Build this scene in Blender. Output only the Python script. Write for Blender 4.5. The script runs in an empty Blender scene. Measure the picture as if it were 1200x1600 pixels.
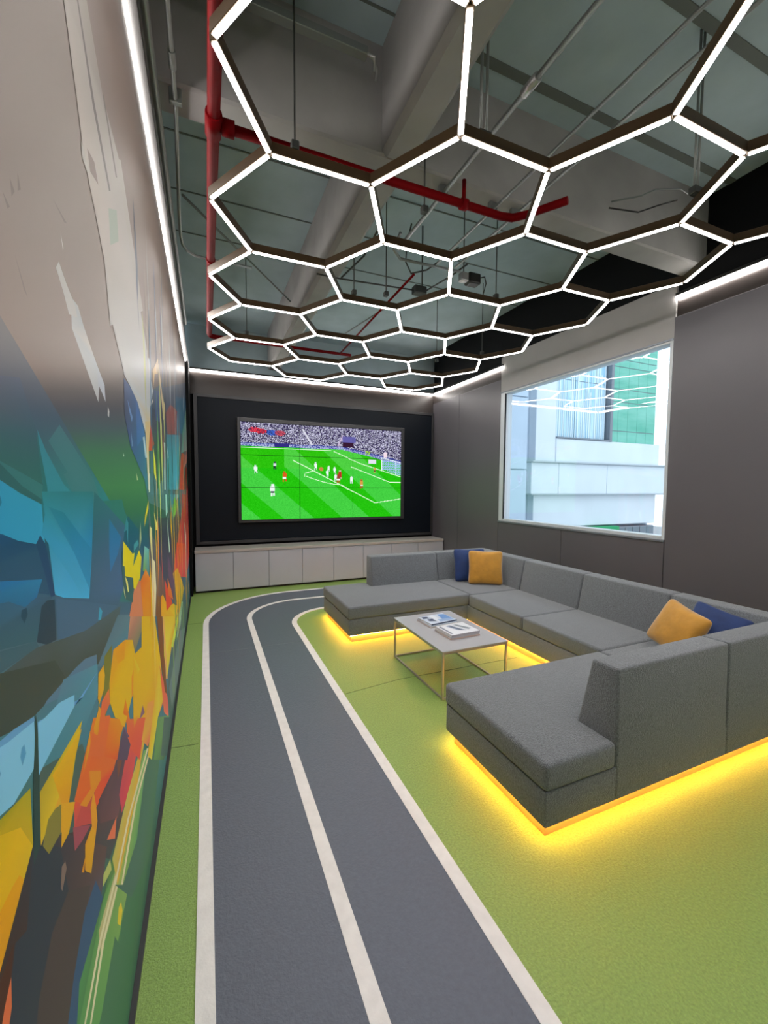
import bpy, bmesh, math, random
from mathutils import Vector, Matrix
from mathutils.geometry import tessellate_polygon
import numpy as np
random.seed(7)
SC = bpy.context.scene
COL = SC.collection

# ------------------------------------------------------------ camera, world, exposure
YAW, PITCH, ROLL, FPX = math.radians(23.13), math.radians(-3.47), math.radians(0.32), 650.0
def camera():
    cd = bpy.data.cameras.new('camera'); co = bpy.data.objects.new('camera', cd); COL.objects.link(co)
    w = Vector((math.sin(YAW)*math.cos(PITCH), math.cos(YAW)*math.cos(PITCH), math.sin(PITCH)))
    r0 = Vector((math.cos(YAW), -math.sin(YAW), 0)); u0 = r0.cross(w)
    r = r0*math.cos(ROLL) + u0*math.sin(ROLL); u = r.cross(w)
    co.matrix_world = Matrix(((r.x, u.x, -w.x, 0), (r.y, u.y, -w.y, 0), (r.z, u.z, -w.z, 1.5), (0, 0, 0, 1)))
    cd.sensor_fit = 'VERTICAL'; cd.sensor_height = 36.0; cd.lens = FPX/1600*36.0
    cd.clip_start = 0.02; cd.clip_end = 200
    SC.camera = co
camera()
SC.view_settings.view_transform = 'Standard'; SC.view_settings.look = 'None'
SC.view_settings.exposure = 0.0; SC.view_settings.gamma = 1.0; SC.view_settings.use_curve_mapping = False
LED_POWER = 31.0          # ceiling honeycomb and perimeter lines
GLOW_POWER = 64.0         # amber strip under the sofa
SKY_POWER = 2.0
wd = bpy.data.worlds.new('overcast_sky'); SC.world = wd; wd.use_nodes = True
bg = wd.node_tree.nodes['Background']; bg.inputs[0].default_value = (0.80, 0.91, 1.0, 1); bg.inputs[1].default_value = SKY_POWER

# ------------------------------------------------------------ helpers
def lin(c):
    return tuple(((v/255)/12.92 if v/255 <= 0.04045 else ((v/255+0.055)/1.055)**2.4) for v in c)
MATS = {}
def mat(name, rgb, rough=0.6, metal=0.0, var=0.0, scale=8.0, bump=0.0, bscale=80.0, spec=0.5, coat=0.0, stretch=(1, 1, 1), sheen=0.0, mixrgb=None):
    if name in MATS: return MATS[name]
    m = bpy.data.materials.new(name); m.use_nodes = True; n = m.node_tree.nodes; l = m.node_tree.links
    p = n['Principled BSDF']; c = lin(rgb)
    p.inputs['Base Color'].default_value = (*c, 1); p.inputs['Roughness'].default_value = rough
    p.inputs['Metallic'].default_value = metal; p.inputs['Specular IOR Level'].default_value = spec
    p.inputs['Coat Weight'].default_value = coat; p.inputs['Coat Roughness'].default_value = 0.12
    p.inputs['Sheen Weight'].default_value = sheen
    if var or bump:
        tc = n.new('ShaderNodeTexCoord'); mp = n.new('ShaderNodeMapping'); mp.inputs['Scale'].default_value = stretch
        l.new(tc.outputs['Object'], mp.inputs[0])
    if var:
        nz = n.new('ShaderNodeTexNoise'); nz.inputs['Scale'].default_value = scale; nz.inputs['Detail'].default_value = 6
        l.new(mp.outputs[0], nz.inputs['Vector'])
        rp = n.new('ShaderNodeValToRGB'); d = lin(mixrgb) if mixrgb else tuple(v*(1-var) for v in c)
        e = tuple(min(1, v*(1+var*0.7)) for v in c)
        rp.color_ramp.elements[0].position = 0.3; rp.color_ramp.elements[1].position = 0.7
        rp.color_ramp.elements[0].color = (*d, 1); rp.color_ramp.elements[1].color = (*e, 1)
        l.new(nz.outputs['Fac'], rp.inputs[0]); l.new(rp.outputs[0], p.inputs['Base Color'])
    if bump:
        nb = n.new('ShaderNodeTexNoise'); nb.inputs['Scale'].default_value = bscale; nb.inputs['Detail'].default_value = 4
        l.new(mp.outputs[0], nb.inputs['Vector'])
        b = n.new('ShaderNodeBump'); b.inputs['Strength'].default_value = bump; b.inputs['Distance'].default_value = 0.01
        l.new(nb.outputs['Fac'], b.inputs['Height']); l.new(b.outputs[0], p.inputs['Normal'])
    MATS[name] = m; return m
def emis(name, rgb, power, vcol=False):
    if name in MATS: return MATS[name]
    m = bpy.data.materials.new(name); m.use_nodes = True; n = m.node_tree.nodes; l = m.node_tree.links
    n.remove(n['Principled BSDF']); e = n.new('ShaderNodeEmission'); e.inputs[1].default_value = power
    e.inputs[0].default_value = (*rgb, 1)
    if vcol:
        a = n.new('ShaderNodeVertexColor'); a.layer_name = 'Col'; l.new(a.outputs[0], e.inputs[0])
    l.new(e.outputs[0], n['Material Output'].inputs[0]); MATS[name] = m; return m
def vmat(name, rough, coat=0.0, bump=0.0):
    m = bpy.data.materials.new(name); m.use_nodes = True; n = m.node_tree.nodes; l = m.node_tree.links
    p = n['Principled BSDF']; p.inputs['Roughness'].default_value = rough; p.inputs['Coat Weight'].default_value = coat
    p.inputs['Coat Roughness'].default_value = 0.15
    a = n.new('ShaderNodeVertexColor'); a.layer_name = 'Col'; l.new(a.outputs[0], p.inputs['Base Color'])
    return m
def glass(name, tint, ior=1.5, boost=1.0):
    m = bpy.data.materials.new(name); m.use_nodes = True; n = m.node_tree.nodes; l = m.node_tree.links
    n.remove(n['Principled BSDF'])
    t = n.new('ShaderNodeBsdfTransparent'); t.inputs[0].default_value = (*tint, 1)
    g = n.new('ShaderNodeBsdfGlossy'); g.inputs['Roughness'].default_value = 0.0
    f = n.new('ShaderNodeFresnel'); ge = n.new('ShaderNodeNewGeometry'); mx = n.new('ShaderNodeMath'); mx.operation = 'MULTIPLY_ADD'
    mx.inputs[1].default_value = 1/ior-ior; mx.inputs[2].default_value = ior; l.new(ge.outputs['Backfacing'], mx.inputs[0]); l.new(mx.outputs[0], f.inputs[0])
    x = n.new('ShaderNodeMixShader'); l.new(f.outputs[0], x.inputs[0]); l.new(t.outputs[0], x.inputs[1]); l.new(g.outputs[0], x.inputs[2])
    l.new(x.outputs[0], n['Material Output'].inputs[0]); return m

def tag(o, label=None, cat=None, group=None, kind=None):
    if label: o['label'] = label
    if cat: o['category'] = cat
    if group: o['group'] = group
    if kind: o['kind'] = kind
    return o
def empty(name, loc=(0, 0, 0), label=None, cat=None, group=None):
    o = bpy.data.objects.new(name, None); o.location = loc; o.empty_display_size = 0.1; COL.objects.link(o)
    return tag(o, label, cat, group)
def link(name, me, parent=None, m=None, smooth=False):
    if m and not me.materials: me.materials.append(m)
    if smooth:
        me.polygons.foreach_set('use_smooth', [True]*len(me.polygons))
    o = bpy.data.objects.new(name, me); COL.objects.link(o)
    if parent:
        o.parent = parent
        o.matrix_parent_inverse = Matrix.Translation(-Vector(parent.location)) if parent.parent is None else Matrix.Translation(-parent.matrix_world.translation)
    return o
def bm_obj(name, bm, m, parent=None, smooth=False):
    me = bpy.data.meshes.new(name); bmesh.ops.recalc_face_normals(bm, faces=bm.faces); bm.to_mesh(me); bm.free()
    me.materials.append(m)
    if smooth:
        me.polygons.foreach_set('use_smooth', [True]*len(me.polygons))
    return link(name, me, parent)
def add_box(bm, a, b, bev=0.0, seg=2):
    a, b = Vector(a), Vector(b); c = (a+b)/2; s = b-a
    r = bmesh.ops.create_cube(bm, size=1.0, matrix=Matrix.Translation(c) @ Matrix.Diagonal((abs(s.x), abs(s.y), abs(s.z), 1)))
    if bev:
        es = list({e for v in r['verts'] for e in v.link_edges})
        bmesh.ops.bevel(bm, geom=es, offset=bev, segments=seg, affect='EDGES', profile=0.5)
def box(name, a, b, m, parent=None, bev=0.0, seg=2, smooth=False):
    bm = bmesh.new(); add_box(bm, a, b, bev, seg); return bm_obj(name, bm, m, parent, smooth)
def add_tube(bm, pts, r, n=10, closed=True):
    pts = [Vector(p) for p in pts]; rings = []
    for i, p in enumerate(pts):
        d = (pts[min(i+1, len(pts)-1)]-pts[max(i-1, 0)]).normalized()
        up = Vector((0, 0, 1)) if abs(d.z) < 0.9 else Vector((1, 0, 0))
        s = d.cross(up).normalized(); t = s.cross(d)
        k = 1.0
        if 0 < i < len(pts)-1:
            a1 = (pts[i]-pts[i-1]).normalized(); k = 1/max(0.5, a1.dot(d))
        rings.append([bm.verts.new(p+(s*math.cos(2*math.pi*j/n)+t*math.sin(2*math.pi*j/n))*r*(k if i else 1)) for j in range(n)])
    for A, B in zip(rings, rings[1:]):
        for j in range(n):
            f = bm.faces.new((A[j], A[(j+1) % n], B[(j+1) % n], B[j])); f.smooth = True
    bm.faces.new(rings[0][::-1]); bm.faces.new(rings[-1])
def tube(name, pts, r, m, parent=None, n=10):
    bm = bmesh.new(); add_tube(bm, pts, r, n); return bm_obj(name, bm, m, parent)
def arc(c, r, a0, a1, n, z=0):
    return [Vector((c[0]+r*math.cos(math.radians(a0+(a1-a0)*i/n)), c[1]+r*math.sin(math.radians(a0+(a1-a0)*i/n)), z)) for i in range(n+1)]
def prism(name, poly, z0, z1, m, parent=None, bev=0.0, seg=3, crown=0.0):
    bm = bmesh.new(); vs = [bm.verts.new((x, y, z0)) for x, y in poly]; f = bm.faces.new(vs)
    r = bmesh.ops.extrude_face_region(bm, geom=[f]); top = [v for v in r['geom'] if isinstance(v, bmesh.types.BMVert)]
    for v in top: v.co.z = z1
    bmesh.ops.recalc_face_normals(bm, faces=bm.faces)
    if bev: bmesh.ops.bevel(bm, geom=list(bm.edges), offset=bev, segments=seg, affect='EDGES', profile=0.5)
    o = bm_obj(name, bm, m, parent, smooth=bool(bev))
    return o
def sweep(name, path, prof, m, parent=None, bev=0.015, seg=3):
    # sweeps a closed profile (offset to the left of travel, z) along a mitred plan path
    path = [Vector((p[0], p[1])) for p in path]; nrm = []
    for i in range(len(path)):
        ds = []
        if i > 0: ds.append((path[i]-path[i-1]).normalized())
        if i < len(path)-1: ds.append((path[i+1]-path[i]).normalized())
        ns = [Vector((-d.y, d.x)) for d in ds]
        n = sum(ns, Vector((0, 0))).normalized(); nrm.append(n/ n.dot(ns[0]))
    bm = bmesh.new(); rings = [[bm.verts.new((*(p+n*o), z)) for o, z in prof] for p, n in zip(path, nrm)]
    k = len(prof)
    for A, B in zip(rings, rings[1:]):
        for j in range(k): bm.faces.new((A[j], A[(j+1) % k], B[(j+1) % k], B[j]))
    bm.faces.new(rings[0][::-1]); bm.faces.new(rings[-1]); bmesh.ops.recalc_face_normals(bm, faces=bm.faces)
    if bev: bmesh.ops.bevel(bm, geom=list(bm.edges), offset=bev, segments=seg, affect='EDGES', profile=0.5)
    return bm_obj(name, bm, m, parent, smooth=True)
def colored(name, polys, m, parent, place, gain=None):
    # flat print: polygons in layers a few hundredths of a millimetre apart; place(u, v, layer) -> point
    V, F, C = [], [], []; boxes = []
    for cols, pts in polys:
        us = [p[0] for p in pts]; vs_ = [p[1] for p in pts]; bb = (min(us)+0.002, max(us)-0.002, min(vs_)+0.002, max(vs_)-0.002)
        k = 1+max([q[4] for q in boxes if q[0] < bb[1] and q[1] > bb[0] and q[2] < bb[3] and q[3] > bb[2]], default=-1); boxes.append((*bb, k))
        base = len(V); P3 = [Vector((p[0], p[1], 0)) for p in pts]
        for i, p in enumerate(pts):
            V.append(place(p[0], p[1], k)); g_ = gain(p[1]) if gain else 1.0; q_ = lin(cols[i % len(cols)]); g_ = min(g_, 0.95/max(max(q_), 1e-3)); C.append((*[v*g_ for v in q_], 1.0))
        for t in tessellate_polygon([P3]): F.append([base+i for i in t])
    me = bpy.data.meshes.new(name); me.from_pydata(V, [], F)
    at = me.color_attributes.new('Col', 'FLOAT_COLOR', 'POINT')
    at.data.foreach_set('color', [v for c in C for v in c]); me.materials.append(m)
    return link(name, me, parent)

# ------------------------------------------------------------ materials
M_green = mat('green_rubber_floor', (140, 170, 88), 0.40, var=0.22, scale=110, bump=0.5, bscale=180)
M_track = mat('slate_track_floor', (90, 96, 112), 0.42, var=0.08, scale=60, bump=0.30, bscale=120)
M_line = mat('off_white_line_paint', (232, 228, 228), 0.5, var=0.06, scale=20, bump=0.15, bscale=120)
M_joint = mat('joint_dark', (70, 84, 50), 0.8)
M_jointl = mat('joint_light', (130, 135, 142), 0.8)
M_conc = mat('grey_green_concrete', (166, 184, 190), 0.85, var=0.14, scale=2.2, bump=0.25, bscale=14)
M_beam = mat('warm_grey_concrete', (154, 152, 150), 0.85, var=0.16, scale=2.5, bump=0.25, bscale=12)
M_black = mat('black_paint', (6, 7, 10), 0.7, spec=0.2)
M_panel = mat('taupe_wall_panel', (93, 90, 95), 0.42, var=0.05, scale=1.5)
M_recess = mat('dark_panel_joint', (30, 28, 29), 0.7)
M_fascia = mat('dark_bronze_fascia', (52, 45, 42), 0.35)
M_plaster = mat('grey_plaster', (164, 161, 160), 0.7, var=0.05, scale=3, bump=0.08, bscale=30)
M_navyglass = mat('blue_black_gloss_panel', (9, 17, 27), 0.5, spec=0.2)
M_frame = mat('dark_grey_metal', (62, 62, 64), 0.4, metal=0.4)
M_alu = mat('white_aluminium', (196, 202, 208), 0.35)
M_alug = mat('grey_aluminium', (120, 126, 134), 0.35, metal=0.3)
M_cab = mat('light_grey_laminate', (176, 180, 190), 0.4, var=0.03, scale=3)
M_top = mat('greige_worktop', (176, 170, 166), 0.35)
M_sofa = mat('grey_woven_fabric', (113, 118, 124), 0.95, var=0.42, scale=150, bump=0.8, bscale=220, spec=0.35, sheen=0.45)
M_pipe_r = mat('red_enamel', (104, 4, 9), 0.6, spec=0.06)
M_pipe_g = mat('galvanised_steel', (130, 134, 132), 0.4, metal=0.5)
M_pipe_d = mat('dark_steel', (66, 68, 66), 0.45, metal=0.5)
M_blk = mat('black_aluminium', (22, 20, 18), 0.38)
M_chrome = mat('brushed_chrome', (176, 176, 176), 0.3, metal=0.7)
M_table = mat('pale_grey_table_top', (176, 176, 180), 0.25)
M_yel = mat('mustard_velvet', (196, 140, 40), 0.7, var=0.14, scale=14, bump=0.25, bscale=26, sheen=0.5)
M_navy = mat('navy_velvet', (18, 50, 106), 0.7, var=0.2, scale=12, bump=0.2, bscale=30, sheen=0.15)
M_plinth = mat('oak_plinth', (206, 160, 116), 0.5, var=0.08, scale=10, stretch=(1, 1, 6))
M_led = emis('warm_white_diffuser', (1.0, 0.95, 0.91), LED_POWER)
M_glow = emis('amber_led', (1.0, 0.47, 0.08), GLOW_POWER)
M_paper = mat('magazine_paper', (222, 222, 224), 0.5)
M_bldg = mat('pale_concrete_cladding', (214, 222, 228), 0.8, var=0.05, scale=0.8)
M_bldg2 = mat('blue_grey_cladding', (184, 198, 212), 0.8, var=0.05, scale=0.8)
M_ledge = mat('grey_ledge', (176, 184, 190), 0.7)

# ------------------------------------------------------------ room shell
XL, XR, YF, YB, ZC = -0.215, 3.82, 6.70, -3.2, 3.90
floor = tag(box('floor', (XL-0.2, YB-0.1, -0.12), (XR+0.2, YF+0.3, 0), M_green), kind='structure')
def ribbon(name, pl, pr, z0, z1, m, parent):
    bm = bmesh.new(); n = len(pl)
    T = [[bm.verts.new((p.x, p.y, z)) for p in L] for z in (z0, z1) for L in (pl, pr)]
    for i in range(n-1):
        bm.faces.new((T[2][i], T[3][i], T[3][i+1], T[2][i+1]))
        bm.faces.new((T[0][i], T[0][i+1], T[1][i+1], T[1][i])); bm.faces.new((T[0][i], T[2][i], T[2][i+1], T[0][i+1])); bm.faces.new((T[1][i], T[1][i+1], T[3][i+1], T[3][i]))
    bm.faces.new((T[0][0], T[1][0], T[3][0], T[2][0])); bm.faces.new((T[0][-1], T[2][-1], T[3][-1], T[1][-1]))
    return bm_obj(name, bm, m, parent)
def lane(x, yc, cx, off, r):    # a lane edge: straight along y, a quarter turn, then along x
    rr = r+off
    P = [Vector((cx-rr, YB+0.02+i*(yc-YB-0.02)/14, 0)) for i in range(14)]
    P += arc((cx, yc), rr, 180, 90, 24) + [Vector((cx+(XR-0.02-cx)*(i+1)/6, yc+rr, 0)) for i in range(6)]
    return P
outer = lambda o: lane(0, 4.80, 1.08, o, 1.11)
middle = lambda o: lane(0, 4.80, 1.08, o, 0.66)
inner = lambda o: lane(0, 4.44, 1.375, o, 0.515)
ribbon('running_track', outer(0), inner(0), 0.0, 0.003, M_track, floor)
for f in (outer, middle, inner):
    ribbon('lane_line', f(0.0275), f(-0.0275), 0.0, 0.0045, M_line, floor)
for a, b, m in (((XL, 2.585), (-0.07, 2.57), M_joint), ((-0.01, 3.955), (0.85, 3.935), M_jointl), ((0.90, 2.80), (1.36, 2.86), M_joint), ((1.36, 2.86), (2.5, 2.84), M_joint), ((XL, 4.9), (-0.07, 4.89), M_joint), ((1.1, -0.2), (1.9, 0.62), M_joint)):
    d = Vector((b[0]-a[0], b[1]-a[1])).normalized()*0.0018; z = 0.0045 if m is M_jointl else 0.001
    prism('floor_joint', [(a[0]+d.y, a[1]-d.x), (b[0]+d.y, b[1]-d.x), (b[0]-d.y, b[1]+d.x), (a[0]-d.y, a[1]+d.x)], 0.0, z, m, floor)

ceiling = tag(box('ceiling', (XL-0.3, YB-0.1, ZC), (XR+0.4, YF+0.3, ZC+0.15), M_conc), kind='structure')
def beam(name, a, b, ch=0.03):
    bm = bmesh.new(); add_box(bm, a, b)
    es = [e for e in bm.edges if all(v.co.z < a[2]+1e-4 for v in e.verts)]
    bmesh.ops.bevel(bm, geom=es, offset=ch, segments=1, affect='EDGES'); return bm_obj(name, bm, M_beam, ceiling)
beam('long_beam', (0.93, YB, 3.33), (1.12, 2.26, ZC))
beam('long_beam', (0.93, 2.40, 3.33), (1.12, 6.9, ZC))
beam('cross_beam', (XL-0.2, 2.235, 3.335), (XR+0.06, 2.425, ZC), 0.012)
beam('cross_beam', (XL-0.2, -1.6, 3.335), (XR+0.06, -1.4, ZC), 0.012)
M_ridge = mat('dark_concrete_joint', (104, 110, 106), 0.9)
for k in range(-5, 8):
    y = 0.24+0.61*k
    if 2.2 < y < 2.45: continue
    w = 0.028 if y < 2.3 else 0.006
    for x0, x1 in ((XL-0.1, 0.93), (1.12, XR+0.06)):
        ww = w if x0 > 0.5 else 0.006
        box('ceiling_joint', (x0, y-ww, ZC-0.006), (x1, y+ww, ZC), M_ridge, ceiling)

wall_left = tag(box('wall_left', (XL-0.25, YB, 0), (XL-0.03, YF+0.2, ZC), M_plaster), kind='structure')
wall_back = tag(box('wall_back', (XL-0.2, YB-0.1, 0), (XR+0.2, YB, ZC), M_plaster), kind='structure')
wall_far = tag(box('wall_far', (XL-0.05, 6.95, 0), (XR+0.2, 7.1, ZC), M_conc), kind='structure')
box('fascia', (XL, YF, 2.83), (XR+0.02, 6.95, 3.20), M_fascia, wall_far)
box('side_reveal', (XL-0.03, 6.13, 0), (-0.19, YF, 3.13), M_black, wall_far)
box('lower_wall', (XL, YF+0.02, 0.0), (XR+0.02, 6.95, 2.83), M_black, wall_far)
box('gloss_panel', (-0.10, YF-0.03, 0.68), (3.78, YF+0.02, 2.79), M_navyglass, wall_far, 0.004)
for a, b in (((-0.15, YF-0.045, 0.63), (-0.10, YF+0.01, 2.83)), ((3.775, YF-0.045, 0.63), (3.815, YF+0.01, 2.83)), ((-0.10, YF-0.045, 2.785), (3.775, YF+0.01, 2.83)), ((-0.10, YF-0.045, 0.63), (3.775, YF+0.01, 0.675))):
    box('panel_frame', a, b, M_frame, wall_far, 0.004)

# right wall: core behind, taupe panels in front, plaster beam over the window
wall_right = tag(box('wall_right', (XR+0.16, YB, 3.15), (XR+0.30, YF+0.3, ZC), M_black), kind='structure')
W0, W1, WZ0, WZ1 = 2.455, 4.80, 1.03, 2.825
box('wall_core', (XR+0.02, YB, 0), (XR+0.2, W0, 3.15), M_recess, wall_right)
box('wall_core', (XR+0.02, W1, 0), (XR+0.2, 6.95, 3.15), M_recess, wall_right)
box('wall_core', (XR+0.02, W0, 0), (XR+0.2, W1, WZ0), M_recess, wall_right)
box('window_lintel', (XR, W0-0.01, WZ1), (XR+0.2, W1, 3.30), M_plaster, wall_right, 0.003)
box('black_upper_wall', (XR+0.02, YB, 3.15), (XR+0.16, W0-0.012, ZC), M_black, wall_right)
box('black_upper_wall', (XR+0.02, W1+0.002, 3.15), (XR+0.16, YF, ZC), M_black, wall_right)
box('black_upper_wall', (XR+0.02, W0-0.01, 3.302), (XR+0.16, W1, ZC), M_black, wall_right)
G = 0.003
for y0, y1, z0, z1 in ((YB, -1.9, 0.0, 3.0), (-1.9, -0.45, 0.0, 3.0), (-0.45, 1.0, 0.0, 3.0), (1.0, W0, 0.0, 3.0), (W0, 3.65, 0, WZ0-0.005), (3.65, W1, 0, WZ0-0.005), (W1, 5.84, 0, 3.0), (5.84, YF, 0, 3.0)):
    box('wall_panel', (XR-0.002, y0+G, z0), (XR+0.03, y1-G, z1), M_panel, wall_right, 0.0015, 1)
box('fascia', (XR+0.01, YB, 3.004), (XR+0.04, W0-0.015, 3.15), M_fascia, wall_right)
box('fascia', (XR+0.01, W1+0.003, 3.004), (XR+0.04, YF, 3.15), M_fascia, wall_right)

win = tag(empty('window_1', (XR, (W0+W1)/2, WZ0)), kind='structure')
for a, b in (((XR+0.0, W1-0.10, WZ0), (XR+0.12, W1, WZ1)), ((XR+0.0, W0, WZ0), (XR+0.12, W0+0.03, WZ1)), ((XR+0.0, W0+0.03, WZ1-0.035), (XR+0.12, W1-0.10, WZ1)), ((XR+0.0, W0+0.03, WZ0), (XR+0.12, W1-0.10, WZ0+0.035))):
    box('window_frame', a, b, M_alu, win, 0.004)
box('window_seal', (XR-0.004, W1-0.10, WZ0+0.03), (XR+0.02, W1-0.093, WZ1-0.03), M_frame, win)
box('window_sill', (XR-0.012, W0+0.0, WZ0-0.02), (XR+0.10, W1, WZ0+0.0), M_alug, win, 0.003)
box('window_head', (XR-0.006, W0+0.0, WZ1-0.018), (XR+0.0, W1, WZ1), M_alug, win, 0.002)
M_glass = glass('window_glass', (0.96, 0.985, 1.0))
box('glass_pane', (XR+0.055, W0+0.03, WZ0+0.035), (XR+0.063, W1-0.10, WZ1-0.035), M_glass, win)

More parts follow.
